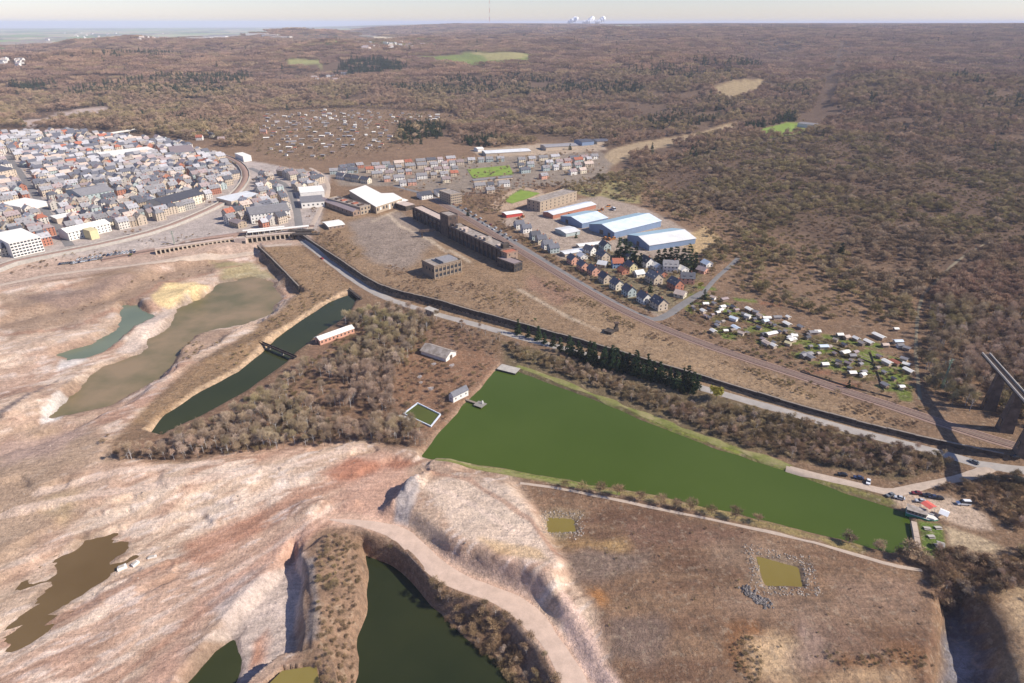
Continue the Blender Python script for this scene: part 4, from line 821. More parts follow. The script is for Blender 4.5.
# sheds along the hill railway, stadium stand
for A, B, C, h, rm, wm, lb in (((486, 156.5), (531, 154), (530, 151), 5, 'sheet_white', 'beige', 'longest pale roofed shed beside the hill railway'), ((546, 151), (578, 148.5), (577, 143), 6, 'grey_roof', 'beige', 'grey roofed shed in the middle of the hill railway sheds'),
                               ((582, 146), (594, 145), (594, 140), 7, 'slate', 'shed_blue', 'dark blue roofed hall at the right end of the hill railway sheds'), ((597, 144.5), (610, 143.5), (609, 140), 5, 'slate', 'beige', 'rightmost slate roofed shed beside the hill railway'),
                               ((478, 152), (484, 151.5), (484, 149.5), 5, 'white_roof', 'white', 'small white shed left of the longest railway shed'), ((797, 127), (814, 128.5), (815, 124), 7, 'grey_roof', 'white', 'grandstand at the right end of the football field in the woods')):
    g = [np.array(ground(*p)[:2]) for p in (A, B, C)]; ux = g[1] - g[0]; w = np.linalg.norm(ux); ux = ux / w; d = min(30, max(8, abs(np.dot(g[2] - g[1], [-ux[1], ux[0]]))))
    building('grandstand' if 'stand ' in lb else 'railway_shed', lb, 'grandstand' if 'stand ' in lb else 'shed', (g[0], math.atan2(ux[1], ux[0]), w, d), h, 1.6, 'x', wm, rm)

# ------------------------------------------------------------------ conveyor bridge on tall piers at the right edge
P0, P1 = np.array(at(976, 394, UP)), np.array(at(1046, 486, UP)); dv = P1 - P0; L = np.linalg.norm(dv); e = empty('conveyor_bridge', (P0[0], P0[1], UP), math.atan2(dv[1], dv[0])); tag(e, 'tall conveyor bridge on massive piers at the right edge', 'bridge')
HB = 25.0
boxo('deck', (-6, L, -2.3, 2.3, HB, HB + 1.1), M['old_concrete'], e)
for y in (-2.1, 2.1): boxo('parapet', (-6, L, y - .25, y + .25, HB + 1.103, HB + 2.2), M['coping'], e)
for y in (-.7, .7): boxo('rail', (-6, L, y - .12, y + .12, HB + 1.103, HB + 1.4), M['steel'], e)
for i, (t, wd) in enumerate(((.2, 3.5), (.45, 5), (.70, 5), (.95, 5))):
    x = L * t; q = []
    for z, k in ((-2, 1.35), (HB - .003, .8)): q += [(x + sx * wd / 2 * k, sy * 2.7 * k, z) for sx, sy in ((-1, -1), (1, -1), (1, 1), (-1, 1))]
    p = mesh_obj('pier', q, BOXF, [M['pier_stone']], e)
    for s in (-1, 1): boxo('opening', (x - 1.0, x + 1.0, s * 3.1 - .3, s * 3.1 + .3, 3, 8), M['glass'], p)
EXCL_LINES.append(([P0, P1], 12))

# ------------------------------------------------------------------ lattice masts
def mast(px, py, h, label, z=UP, m='mast', k=.6):
    x, y = at(px, py, z); zz = H1(x, y); e = empty('lattice_mast', (x, y, zz - .3), .4); tag(e, label, 'mast')
    for sx, sy in ((-1, -1), (1, -1), (1, 1), (-1, 1)): v, f = tube4((sx * k, sy * k, 0), (sx * .15, sy * .15, h), .12, .08); mesh_obj('leg', v, f, [M[m]], e)
    b = MB()
    for i in range(10):
        z0, z1 = h * i / 10, h * (i + 1) / 10; r0, r1 = k - (k - .15) * i / 10, k - (k - .15) * (i + 1) / 10
        for s in (-1, 1): v, f = tube4((-r0, s * r0, z0), (r1, s * r1, z1), .06, .06); b.add(v, f); v, f = tube4((s * r0, r0, z0), (s * r1, -r1, z1), .06, .06); b.add(v, f)
    b.obj('brace', M[m], e)['kind'] = 'stuff'
    boxo('crossarm', (-2.4, 2.4, -.12, .12, h - 1.4, h - 1.1), M[m], e); boxo('crossarm', (-1.8, 1.8, -.12, .12, h - 3.2, h - 2.9), M[m], e)
def tube4(p, q, r0, r1):
    p, q = Vector(p), Vector(q); d = (q - p).normalized(); s = d.cross(Vector((.3, .9, .2))).normalized(); t = d.cross(s)
    v = [tuple(c + (s * a + t * b) * r) for c, r in ((p, r0), (q, r1)) for a, b in ((1, 1), (-1, 1), (-1, -1), (1, -1))]; return v, BOXF
M['mast'] = mat('green_mast_paint', (0.20, 0.27, 0.20), .6, .1, 1)
mast(942, 388, 22, 'green lattice mast in the shaded wood at the right edge'); mast(174, 242, 16, 'green lattice mast beside the railway below the town'); mast(238, 212, 14, 'thin lattice mast beside the railway curve')
# ------------------------------------------------------------------ houses
def house_set(w, d, h, rh, floors, nx, dormer, hip=False):
    """meshes of one kind of house: walls, roof, chimney, windows (shared by all its copies)"""
    out = {}; v, f = wall_gable(w, d, h, rh, 'x'); v = [(x - w / 2, y - d / 2, z) for x, y, z in v]
    def me(key, V, F): m_ = bpy.data.meshes.new('house_' + key); m_.from_pydata([tuple(map(float, q)) for q in V], [], F); m_.materials.append(M['white']); out[key] = m_
    if hip:
        k = min(w * .3, d / 2); v = box_v(-w / 2, w / 2, -d / 2, d / 2, -1.5, h); me('wall', v, BOXF); o = .5
        V = [(-w / 2 - o, -d / 2 - o, h), (w / 2 + o, -d / 2 - o, h), (w / 2 + o, d / 2 + o, h), (-w / 2 - o, d / 2 + o, h), (-w / 2 + k, 0, h + rh), (w / 2 - k, 0, h + rh)]
        me('roof', V, [(3, 2, 1, 0), (0, 1, 5, 4), (1, 2, 5), (2, 3, 4, 5), (3, 0, 4)])
    else:
        me('wall', v, f); b = MB()
        for V, F in roof_slabs(w, d, h + .02, rh, 'x', .45): b.add([(x - w / 2, y - d / 2, z) for x, y, z in V], F)
        me('roof', b.v, b.f)
    me('chimney', box_v(w * .22, w * .22 + .9, -.5, .5, h + rh * .4, h + rh + 1.3), BOXF)
    b = MB()
    for q in window_boxes(w, d, h, nx, 2, floors, 1.1, 1.5, 'fblr'): b.box(q[0] - w / 2, q[1] - w / 2, q[2] - d / 2, q[3] - d / 2, q[4], q[5])
    me('window', b.v, b.f)
    one = MB().box(-.55, .55, -.06, .06, 0, 1.4); me('single', one.v, one.f)
    b = MB()
    for i in range(dormer):
        x = w * ((i + .5) / dormer - .5)
        for s in (-1, 1): b.box(x - .8, x + .8, min(s * d * .40, s * d * .12), max(s * d * .40, s * d * .12), h + .3, h + min(rh * .62, 2.2))
    if dormer: me('dormer', b.v, b.f)
    out['dim'] = (w, d, h, rh, floors, nx); return out
def set_mat(o, m): o.material_slots[0].link = 'OBJECT'; o.material_slots[0].material = m
def house(kit, x, y, z, rz, wm, rm, label, group, cat='house', name='house', windows='mass', chim=True, scale=1.0):
    e = empty(name, (x, y, z), rz); e.scale = (scale,) * 3; tag(e, label, cat, group)
    for k, m in (('wall', wm), ('roof', rm), ('dormer', rm)):
        if k in kit: c = bpy.data.objects.new(k, kit[k]); COL.objects.link(c); c.parent = e; set_mat(c, m); r = c if k == 'roof' else (r if k == 'dormer' else None)
        if k == 'roof' and chim: q = bpy.data.objects.new('chimney', kit['chimney']); COL.objects.link(q); q.parent = c; set_mat(q, M['red_brick'])
    if windows == 'mass': c = bpy.data.objects.new('window', kit['window']); COL.objects.link(c); c.parent = e; set_mat(c, M['glass']); c['kind'] = 'stuff'
    elif windows == 'each':
        w, d, h, rh, fl, nx = kit['dim']
        for k in range(fl):
            zz = (k + .5) * h / fl - .5
            for i in range(nx): 
                for s in (-1, 1):
                    c = bpy.data.objects.new('window', kit['single']); COL.objects.link(c); c.parent = e; set_mat(c, M['glass']); c.location = (w * ((i + .5) / nx - .5), s * d / 2, zz)
            for s in (-1, 1):
                for t in (-.25, .25):
                    c = bpy.data.objects.new('window', kit['single']); COL.objects.link(c); c.parent = e; set_mat(c, M['glass']); c.location = (s * w / 2, d * t, zz); c.rotation_euler = (0, 0, math.pi / 2)
    EXCL_SPOTS.append((x, y, max(kit['dim'][0], kit['dim'][1]) * .6 * scale)); return e
WN = {'white': 'white', 'town_white': 'pale', 'cream': 'cream', 'beige': 'beige', 'pink': 'salmon', 'red_brick': 'red brick', 'pale_blue': 'pale blue', 'teal_wall': 'grey', 'yellow': 'yellow', 'tan': 'tan', 'timber': 'timber'}
RN = {'slate': 'slate', 'light_roof': 'sunlit slate', 'grey_roof': 'grey', 'mauve': 'mauve', 'tile': 'red tiled', 'felt': 'brown', 'white_roof': 'white', 'sheet': 'pale blue', 'sheet_white': 'pale grey', 'pink_roof': 'pink', 'red': 'red'}

# village by the sheds: every house with its own look
KV = [house_set(10.5, 8.5, 5.6, 3.6, 2, 3, 0), house_set(12.5, 9.5, 5.8, 4.2, 2, 3, 2), house_set(9, 8, 3.2, 2.6, 1, 2, 0), house_set(14, 10, 6.4, 4.4, 2, 4, 3)]
d0 = np.array(at(600, 293, UP)); d1 = np.array(at(560, 266, UP)); RV = math.atan2(*(d0 - d1)[::-1])
VH = [(87, 215, 0, 0, 'pink', 'slate'), (155, 258, 0, 0, 'pink', 'slate'), (226, 290, 0, 0, 'pink', 'slate'), (305, 340, 0, 0, 'beige', 'slate'), (385, 385, 0, 0, 'cream', 'slate'), (468, 430, 0, 0, 'teal_wall', 'slate'), (572, 478, 0, 0, 'white', 'slate'), (672, 518, 1, 0, 'beige', 'slate'),
      (200, 150, 0, 20, 'white', 'slate'), (290, 190, 1, 0, 'beige', 'slate'), (390, 240, 0, 70, 'pale_blue', 'tile'), (465, 190, 0, 0, 'cream', 'slate'), (480, 262, 0, 0, 'yellow', 'slate'), (590, 232, 1, 0, 'white', 'slate'), (535, 300, 2, 90, 'cream', 'sheet_white'),
      (640, 345, 3, 0, 'beige', 'grey_roof'), (750, 265, 3, 60, 'white', 'grey_roof'), (785, 385, 1, 0, 'red_brick', 'slate'), (865, 345, 1, 60, 'pink', 'slate'), (970, 275, 2, 20, 'pink', 'mauve'), (1000, 232, 2, 0, 'white', 'sheet'), (305, 120, 0, 0, 'teal_wall', 'slate'), (430, 280, 2, 0, 'red_brick', 'tile'), (290, 235, 2, 40, 'cream', 'sheet_white'),
      (150, 180, 2, 0, 'white', 'sheet_white'), (660, 250, 2, 0, 'white', 'white_roof'), (835, 270, 2, 0, 'white', 'white_roof'), (690, 300, 2, 0, 'red_brick', 'slate'), (820, 440, 2, 30, 'cream', 'pink_roof')]
for i, (zx, zy, k, tw, wm, rm) in enumerate(VH):
    px, py = 560 + zx / 6.83, 230 + zy / 6.83 + 2; x, y = at(px, py, UP); near = 'in the front row' if i < 8 else 'behind the front row'
    lb = '%s village house from left %s, %s walls and %s roof' % (ORD(i + 1 if i < 8 else 1 + sum(1 for q in VH[8:] if q[0] < zx)), near, WN[wm], RN[rm])
    house(KV[k], x, y, H1(x, y), RV + R(tw), M[wm], M[rm], lb, 'village houses', windows='each' if k != 2 else 'mass', chim=k != 2, name='village_house')
for i, (px, py, wm) in enumerate(((526, 232, 'white'), (535, 239, 'teal_wall'), (541, 243, 'cream'), (547, 248, 'white'), (553, 252, 'teal_wall'), (519, 228, 'white'))):
    x, y = at(px, py, UP); house(KV[0], x, y, H1(x, y), RV + R(90), M[wm], M['slate'], '%s slate roofed house, %s from the left in the row beside the yard' % (WN[wm], ORD([2, 3, 4, 5, 6, 1][i])), 'street row left of the village', windows='mass', name='village_house')

# allotment huts
KH = [house_set(4.2, 3.2, 2.2, .8, 1, 2, 0), house_set(6.0, 3.4, 2.3, .7, 1, 2, 0), house_set(3.0, 2.6, 2.1, .6, 1, 1, 0), house_set(9.0, 3.6, 2.4, .7, 1, 3, 0)]
HA = [(130, 125, 0, 'white'), (110, 185, 0, 'white'), (195, 70, 0, 'beige'), (290, 85, 1, 'mauve'), (275, 150, 0, 'white'), (260, 178, 2, 'white'), (235, 198, 2, 'white'), (370, 250, 1, 'blue'), (385, 330, 1, 'blue'), (195, 358, 0, 'white'), (435, 375, 0, 'beige'), (455, 210, 2, 'grey'), (490, 228, 0, 'white'), (500, 172, 1, 'white'),
      (590, 225, 0, 'beige'), (650, 247, 1, 'white'), (640, 272, 0, 'blue'), (740, 240, 1, 'grey'), (825, 297, 1, 'white'), (835, 238, 2, 'white'), (690, 382, 3, 'white'), (648, 460, 1, 'beige'), (708, 482, 0, 'white'), (865, 425, 1, 'white'), (940, 322, 0, 'grey'), (880, 395, 2, 'white'), (990, 562, 3, 'grey'), (835, 462, 0, 'yellow'), (300, 355, 2, 'white'), (560, 195, 0, 'grey')]
HB_ = [(25, 122, 0, 'white'), (10, 152, 1, 'white'), (195, 92, 0, 'white'), (165, 98, 1, 'grey'), (360, 115, 0, 'white'), (410, 132, 0, 'beige'), (480, 142, 0, 'white'), (570, 168, 1, 'white'), (645, 125, 3, 'white'), (690, 190, 0, 'beige'), (785, 165, 1, 'blue'), (240, 202, 1, 'blue'), (400, 245, 1, 'white'), (450, 268, 0, 'grey'), (130, 272, 3, 'grey'), (250, 332, 0, 'white'), (450, 395, 0, 'white'), (530, 407, 2, 'white'),
       (705, 316, 1, 'white'), (765, 318, 1, 'red'), (845, 332, 0, 'white'), (830, 292, 0, 'grey'), (860, 378, 1, 'white'), (690, 482, 0, 'grey'), (810, 497, 2, 'white'), (770, 72, 2, 'white'), (800, 192, 0, 'grey'), (850, 212, 0, 'grey'), (520, 175, 0, 'timber'), (330, 150, 2, 'timber')]
huts = [(690 + a / 8.53, 290 + b / 8.53 + 1, k, c) for a, b, k, c in HA] + [(790 + a / 7.31, 320 + b / 7.31 + 1, k, c) for a, b, k, c in HB_]; huts.sort()
CM = {'white': 'white_roof', 'beige': 'pink_roof', 'mauve': 'mauve', 'blue': 'sheet', 'grey': 'grey_roof', 'yellow': 'yellow', 'red': 'tile', 'timber': 'felt'}
for i, (px, py, k, c) in enumerate(huts):
    x, y = at(px, py, UP); house(KH[k], x, y, H1(x, y), RV + R(rnd.choice([0, 90, 0, 20, 70])), M[rnd.choice(['timber', 'beige', 'white', 'brick'])], M[CM[c]], '%s garden hut from the left in the allotments, %s, %s roof' % (ORD(i + 1), ['small', 'long', 'tiny', 'very long'][k], c), 'garden huts in the allotments', 'hut', 'garden_hut', None, False)
AP = np.array(plan([(690, 300), (720, 302), (790, 330), (900, 362), (908, 386), (880, 384), (800, 358), (720, 332), (692, 316)], UP)); n_ = 0
while n_ < 46:
    x, y = rng.uniform(*AP[:, 0][[AP[:, 0].argmin(), AP[:, 0].argmax()]]), rng.uniform(AP[:, 1].min(), AP[:, 1].max())
    if sdpoly(AP, np.array([x]), np.array([y]), 5)[0] < 1 or any((x - a) ** 2 + (y - b) ** 2 < 16 for a, b, q in EXCL_SPOTS): continue
    n_ += 1; c = rnd.choice(['grey_roof', 'felt', 'slate', 'mauve']); house(KH[rnd.choice([0, 2, 2])], x, y, H1(x, y), RV + R(rnd.choice([0, 90, 15])), M[rnd.choice(['timber', 'brick'])], M[c], 'low dark shed with a %s roof squeezed between the allotment plots' % RN[c], 'dark sheds between the plots, %s roofs' % RN[c], 'shed', 'plot_shed', None, False, .85)
# tall larch-lap fences between the plots
for i, (a, b, w1) in enumerate((((706, 306), (742, 322), 'the left plots'), ((742, 318), (800, 340), 'the middle plots'), ((816, 344), (880, 366), 'the largest lawn'), ((800, 372), (845, 386), 'the ploughed plot'), ((870, 352), (884, 392), 'the lawns and the right huts'), ((845, 386), (892, 398), 'the railway hedge and lowest lawn'))):
    P = densify(plan([a, b], UP), 6); t, nn = frame_of(P); e = empty('garden_fence', (*P[0], UP)); tag(e, 'dark garden fence beside %s in the allotments' % w1, 'fence')
    for k in range(len(P) - 1):
        p, q = P[k] - P[0], P[k + 1] - P[0]; n = nn[k] * .05; z = H1(*P[k]) - UP
        prism('fence_panel', [tuple(v) for v in (p + n, q + n, q - n, p - n)], z - .3, z + 1.0, M['fence'], e)

# huts of the hillside gardens
HG = gplan([(262, 114), (340, 109), (452, 116), (440, 122), (396, 124), (388, 148), (300, 160), (262, 150)])
def jitter(P, st):
    P = np.asarray(P); x0, y0 = P.min(0); x1, y1 = P.max(0); gx, gy = np.meshgrid(np.arange(x0, x1, st), np.arange(y0, y1, st * 1.5)); n = gx.size
    X, Y = gx.ravel() + rng.uniform(-.4, .4, n) * st, gy.ravel() + rng.uniform(-.4, .4, n) * st; k = sdpoly(P, X, Y, 5) > 2; return X[k], Y[k]
X, Y = jitter(HG, 24); k = rng.permutation(len(X))[:170]; X, Y = X[k], Y[k]; Z = height(X, Y)
for x, y, z in zip(X, Y, Z):
    c = rnd.choice(['white_roof', 'light_roof', 'tile', 'felt', 'mauve', 'white_roof', 'grey_roof', 'light_roof'])
    house(KH[rnd.choice([0, 1, 1, 3])], x, y, z, rnd.uniform(-.3, .3), M[rnd.choice(['timber', 'beige', 'white'])], M[c], 'small %s roofed hut in the terraced hillside gardens above the town' % RN[c], 'huts in the hillside gardens, %s roofs' % RN[c], 'hut', 'garden_hut', None, False, 1.2)

# miners' estate
KE = [house_set(9, 8, 5.2, 3.2, 2, 2, 0), house_set(12, 8.5, 5.4, 3.4, 2, 3, 1), house_set(16, 9, 5.6, 3.4, 2, 4, 0)]
def house_row(a, b, kits, gap, walls, roofs, text, group, z=UP, tw=0.0, name='row_house', drop=0.0, both=False):
    A, B = np.array(at(*a, z)), np.array(at(*b, z)); dv = (B - A); L = np.linalg.norm(dv); dv /= L; rz = math.atan2(dv[1], dv[0]); s = 0.0; n = 0
    while True:
        kit = rnd.choice(kits); w = kit['dim'][0]
        if s + w > L: break
        p = A + dv * (s + w / 2) + np.array([-dv[1], dv[0]]) * rnd.uniform(-1.2, 1.2); s += w + gap * rnd.uniform(.5, 1.5)
        if rnd.random() < drop: continue
        n += 1; wm, rm = rnd.choice(walls), rnd.choice(roofs)
        house(kit, p[0], p[1], H1(*p), rz + R(tw), M[wm], M[rm], '%s house from the left %s, %s walls' % (ORD(n), text, WN[wm]), group, name=name)
M['pitch'] = mat('mown_grass', (0.20, 0.27, 0.045), .95, .15, .08)
EW, ER = ['white', 'cream', 'beige', 'white', 'beige', 'teal_wall', 'pink'], ['mauve', 'grey_roof', 'slate', 'mauve', 'light_roof', 'grey_roof', 'pink_roof', 'mauve', 'grey_roof', 'tile']
ROWS = [((372, 168), (462, 160), 'topmost'), ((366, 172.5), (464, 164.5), 'second'), ((372, 177), (466, 170), 'third'), ((384, 181.5), (466, 175), 'fourth'), ((400, 186), (462, 181), 'lowest')]
for a, b, t in ROWS: house_row(a, b, KE, 5, EW, ER, 'in the %s row left of the green pitch' % t, 'estate houses left of the pitch', drop=.06)
for a, b, t in (((468, 163), (512, 160.5), 'behind the green pitch'), ((474, 189), (520, 185), 'just below the green pitch'), ((486, 193.5), (500, 192), 'in the second row below the green pitch'), ((518, 162.5), (560, 159), 'in the top row right of the pitch'), ((518, 168), (596, 161), 'in the second row right of the pitch'),
                ((520, 173), (600, 165.5), 'in the third row right of the pitch'), ((540, 179), (590, 172), 'in the lowest row right of the pitch'), ((560, 162), (602, 158.5), 'at the far right end of the estate')):
    house_row(a, b, KE, 6, EW, ER, t, 'estate houses right of the pitch', drop=.08)
for a, b, t in (((338, 178), (372, 184), 'in the row above the white hall'), ((340, 170.5), (372, 166), 'in the left row of the estate'), ((330, 174), (366, 172), 'in the second left row of the estate')):
    house_row(a, b, [KE[1], KE[2]], 2, ['red_brick', 'white', 'cream', 'teal_wall'], ['slate', 'slate', 'grey_roof'], t, 'estate houses above the white hall')
for nm, pts, lb in (('football_pitch', [(467, 169.5), (509, 165.5), (514, 174.5), (473, 178.5)], 'bright green football pitch among the estate houses'), ('football_pitch', [(503, 201), (520, 190.5), (540, 193.5), (526, 199.5), (512, 204)], 'green pitch with a pale earth rim left of the works building'), ('football_pitch', [(755, 131), (788, 123), (798, 125), (794, 133), (770, 137)], 'green football field in the woods')):
    Q = [ground(*p) for p in pts]; tag(mesh_obj(nm, [(x, y, z + .35) for x, y, z in Q], [tuple(range(len(Q)))], [M['pitch']]), lb, kind='structure')
building('stand', 'long low grey stand along the near side of the green pitch', 'grandstand', site3((474, 182.5), (513, 178.8), (513, 177.4)), 2.5, .6, 'x', 'beige', 'grey_roof')
building('white_house', 'white house with a slate roof right of the white hall', 'house', site3((422, 200), (433, 198.5), (433, 195)), 6, 3, 'x', 'white', 'slate', win=(4, 2, 2, 1.1, 1.4, 'fr'))
building('white_house', 'smaller white house with a slate roof above the ore bunkers', 'house', site3((438, 197), (448, 196), (448, 192.5)), 6, 3, 'x', 'white', 'slate', win=(3, 2, 2, 1.1, 1.4, 'fr'))
building('apartment_block', 'brown apartment block with rows of windows above the ore bunkers', 'building', site3((451, 205), (462, 203), (461, 197)), 13, 0, 'flat', 'tan', 'felt', parapet=.6, win=(6, 5, 4, 1.6, 1.6, 'flr'))

# ------------------------------------------------------------------ the town
KT = [house_set(9.5, 10, 8, 4, 3, 3, 1), house_set(12, 10.5, 9, 4.2, 3, 4, 2), house_set(8, 9.5, 7, 3.8, 3, 2, 0), house_set(15, 11, 8.5, 4.0, 3, 5, 3), house_set(11, 11, 9.5, 3.6, 4, 3, 0, True), house_set(19, 11, 6, 2.2, 2, 5, 0)]
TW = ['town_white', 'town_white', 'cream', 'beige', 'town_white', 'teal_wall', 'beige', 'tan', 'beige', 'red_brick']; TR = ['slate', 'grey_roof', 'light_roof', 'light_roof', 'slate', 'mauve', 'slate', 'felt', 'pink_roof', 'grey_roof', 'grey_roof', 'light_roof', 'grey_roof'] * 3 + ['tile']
# landmarks of the town first: (left, right, far right, height, roof rise, ridge, wall, roof, label)
for A, B, C, h, rh, rg, wm, rm, win, lb in (
    ((166, 213), (205, 202), (200, 196), 11, 5, 'x', 'cream', 'slate', (12, 3, 3, 1.2, 1.8, 'fr'), 'longest town terrace with a high slate roof inside the railway curve'),
    ((14, 258), (45, 251), (38, 239), 15, 0, 'flat', 'white', 'white_roof', (9, 4, 5, 2.2, 1.5, 'fr'), 'white apartment slab with dark window bands in the town corner'),
    ((106, 160.5), (158, 154), (156, 149.5), 7, 0, 'flat', 'white', 'white_roof', None, 'long white flat roofed warehouse at the top of the town'),
    ((172, 159), (196, 157), (197, 150), 10, 0, 'flat', 'teal_wall', 'mauve', (6, 3, 3, 1.4, 1.5, 'fr'), 'grey block with a brown flat roof beside the railway curve'),
    ((252, 224), (291, 219), (289, 211), 11, 4, 'x', 'white', 'grey_roof', (11, 3, 3, 1.3, 1.7, 'fr'), 'long white station building with a grey mansard roof'),
    ((302, 208.5), (325, 206.5), (324, 200), 7, 0, 'flat', 'white', 'grey_roof', (5, 3, 1, 2, 2, 'f'), 'grey roofed supermarket in front of the plant road'),
    ((301, 199), (325, 197), (324, 191), 8, 0, 'flat', 'white', 'white_roof', None, 'white roofed half of the supermarket'),
    ((232, 206), (262, 199), (258, 193), 6, 0, 'flat', 'beige', 'sheet_white', None, 'flat pale roofed works beside the railway curve'),
    ((84, 205), (116, 199), (114, 191), 12, 4, 'x', 'teal_wall', 'grey_roof', (8, 3, 3, 1.3, 1.7, 'fr'), 'broad grey roofed block in the middle of the town'),
    ((22, 212), (48, 206), (46, 198), 6, 0, 'flat', 'white', 'white_roof', None, 'row of white flat roofs beside the straight town street'),
    ((2, 180), (16, 177), (14, 168), 12, 5, 'x', 'beige', 'slate', (4, 3, 3, 1.2, 1.6, 'fr'), 'tall slate roofed house at the left end of the town'),
    ((70, 241), (112, 231), (110, 226), 9, 3, 'x', 'white', 'white_roof', (12, 2, 3, 1.2, 1.5, 'fr'), 'white terrace facing the railway below the straight town street'),
    ((58, 224), (84, 219), (83, 215), 6, 0, 'flat', 'beige', 'white_roof', None, 'low white roof with a red end beside the straight town street'),
    ((244, 162), (252, 161), (252, 156.5), 9, 0, 'flat', 'white', 'white_roof', None, 'white block at the head of the railway curve')):
    building('town_building', lb, 'building', site3(A, B, C), h, rh, rg, wm, rm, win=win)
building('red_roof_kiosk', 'small bright red roofed building beside the low white roof in the town', 'building', site3((84, 219.5), (91, 218), (90, 215)), 7, 0, 'flat', 'beige', 'red')
building('yellow_roof_house', 'small yellow house in the white terrace facing the railway', 'house', site3((92, 240), (100, 238), (99, 234.5)), 10, 0, 'flat', 'yellow', 'yellow')
TOWN = plan([(-70, 285), (-70, 150), (0, 140), (80, 137), (170, 142), (222, 156), (238, 168), (240, 180), (224, 196), (196, 209), (155, 224), (110, 236), (68, 247), (0, 258)], UP)
TOWN2 = plan([(252, 172), (330, 178), (322, 192), (296, 200), (296, 226), (250, 230), (214, 226), (232, 212), (250, 194), (254, 182)], UP)
a0, a1 = np.array(at(70, 243, UP)), np.array(at(150, 225, UP)); tv = (a1 - a0) / np.linalg.norm(a1 - a0); tn = np.array([-tv[1], tv[0]]); rz0 = math.atan2(tv[1], tv[0])
def free(x, y, m):
    X, Y = np.array([x]), np.array([y])
    if any(sdpoly(P, X, Y, 40)[0] > -m for P in EXCL_POLYS): return False
    return not any(dline(L, X, Y, 60)[0] < w / 2 + m for L, w in EXCL_LINES)
cands = []
for T, who in ((TOWN, 'inside the railway curve'), (TOWN2, 'outside the railway curve')):
    P = np.array(T); s = (P - a0) @ tv; v = (P - a0) @ tn
    rowi = 0; vv = v.min() + 8
    while vv < v.max():
        ss = s.min() + rnd.uniform(0, 10); block = rnd.uniform(60, 110); hits = []
        while ss < s.max():
            kit = rnd.choice(KT[:5] if rnd.random() < .9 else KT); w, d = kit['dim'][:2]; p = a0 + tv * (ss + w / 2) + tn * (vv + rnd.uniform(-2, 2))
            if sdpoly(T, np.array([p[0]]), np.array([p[1]]), 5)[0] > 6 and free(p[0], p[1], d * .55): hits.append((p, kit))
            ss += w + (.3 if rnd.random() < .75 else 5); block -= w
            if block < 0: ss += 11; block = rnd.uniform(60, 110)
        if hits:
            rowi += 1
            for n, (p, kit) in enumerate(hits[::-1]):
                if to_px(p[0], p[1], UP)[0] > -22: cands.append((p, kit, rowi, n + 1, who))
        vv += rnd.choice([17, 19, 26])
print('town houses', len(cands))
cands.sort(key=lambda c: np.hypot(*c[0]))
far_town = {}
for i, (p, kit, r_, n_, who) in enumerate(cands):
    wm, rm = rnd.choice(TW), rnd.choice(TR); rz = rz0 + R(rnd.choice([0, 0, 0, 90]) + rnd.uniform(-4, 4))
    if i >= 290:
        c_, s_, z_ = math.cos(rz), math.sin(rz), H1(*p)
        for key, mm in (('wall', wm), ('roof', rm), ('window', 'glass')):
            me = kit[key]; far_town.setdefault(mm, MB()).add([(p[0] + c_ * v.co.x - s_ * v.co.y, p[1] + s_ * v.co.x + c_ * v.co.y, z_ + v.co.z) for v in me.vertices], [tuple(q.vertices) for q in me.polygons])
        EXCL_SPOTS.append((p[0], p[1], 9)); continue
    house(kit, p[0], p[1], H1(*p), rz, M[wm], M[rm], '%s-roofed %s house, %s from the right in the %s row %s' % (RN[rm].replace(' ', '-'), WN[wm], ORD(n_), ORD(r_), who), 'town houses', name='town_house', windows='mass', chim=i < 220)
e = MB(); mi = []
for k, (mm, b) in enumerate(far_town.items()): e.add(b.v, b.f); mi += [k] * len(b.f)
if mi:
    o = e.obj('far_town_houses', [M[k] for k in far_town]); o.data.polygons.foreach_set('material_index', mi); tag(o, 'tightly packed small houses at the far end of the town', kind='stuff')
# villas on the slope above the town
for i, (px, py) in enumerate(((194, 136), (205, 134), (212, 137), (228, 133), (232, 136), (246, 131), (252, 131), (258, 132), (264, 134), (200, 140), (222, 142), (240, 136))):
    x, y, z = ground(px, py); wm = rnd.choice(['white', 'white', 'cream', 'pink']); house(KV[1], x, y, z, rnd.uniform(-.6, .6), M[wm], M[rnd.choice(['slate', 'mauve', 'tile'])], '%s villa from the left on the slope above the town, %s walls' % (ORD(1 + sum(1 for q in ((194, 136), (205, 134), (212, 137), (228, 133), (232, 136), (246, 131), (252, 131), (258, 132), (264, 134), (200, 140), (222, 142), (240, 136)) if q[0] < px)), WN[wm]), 'villas above the town', name='villa')
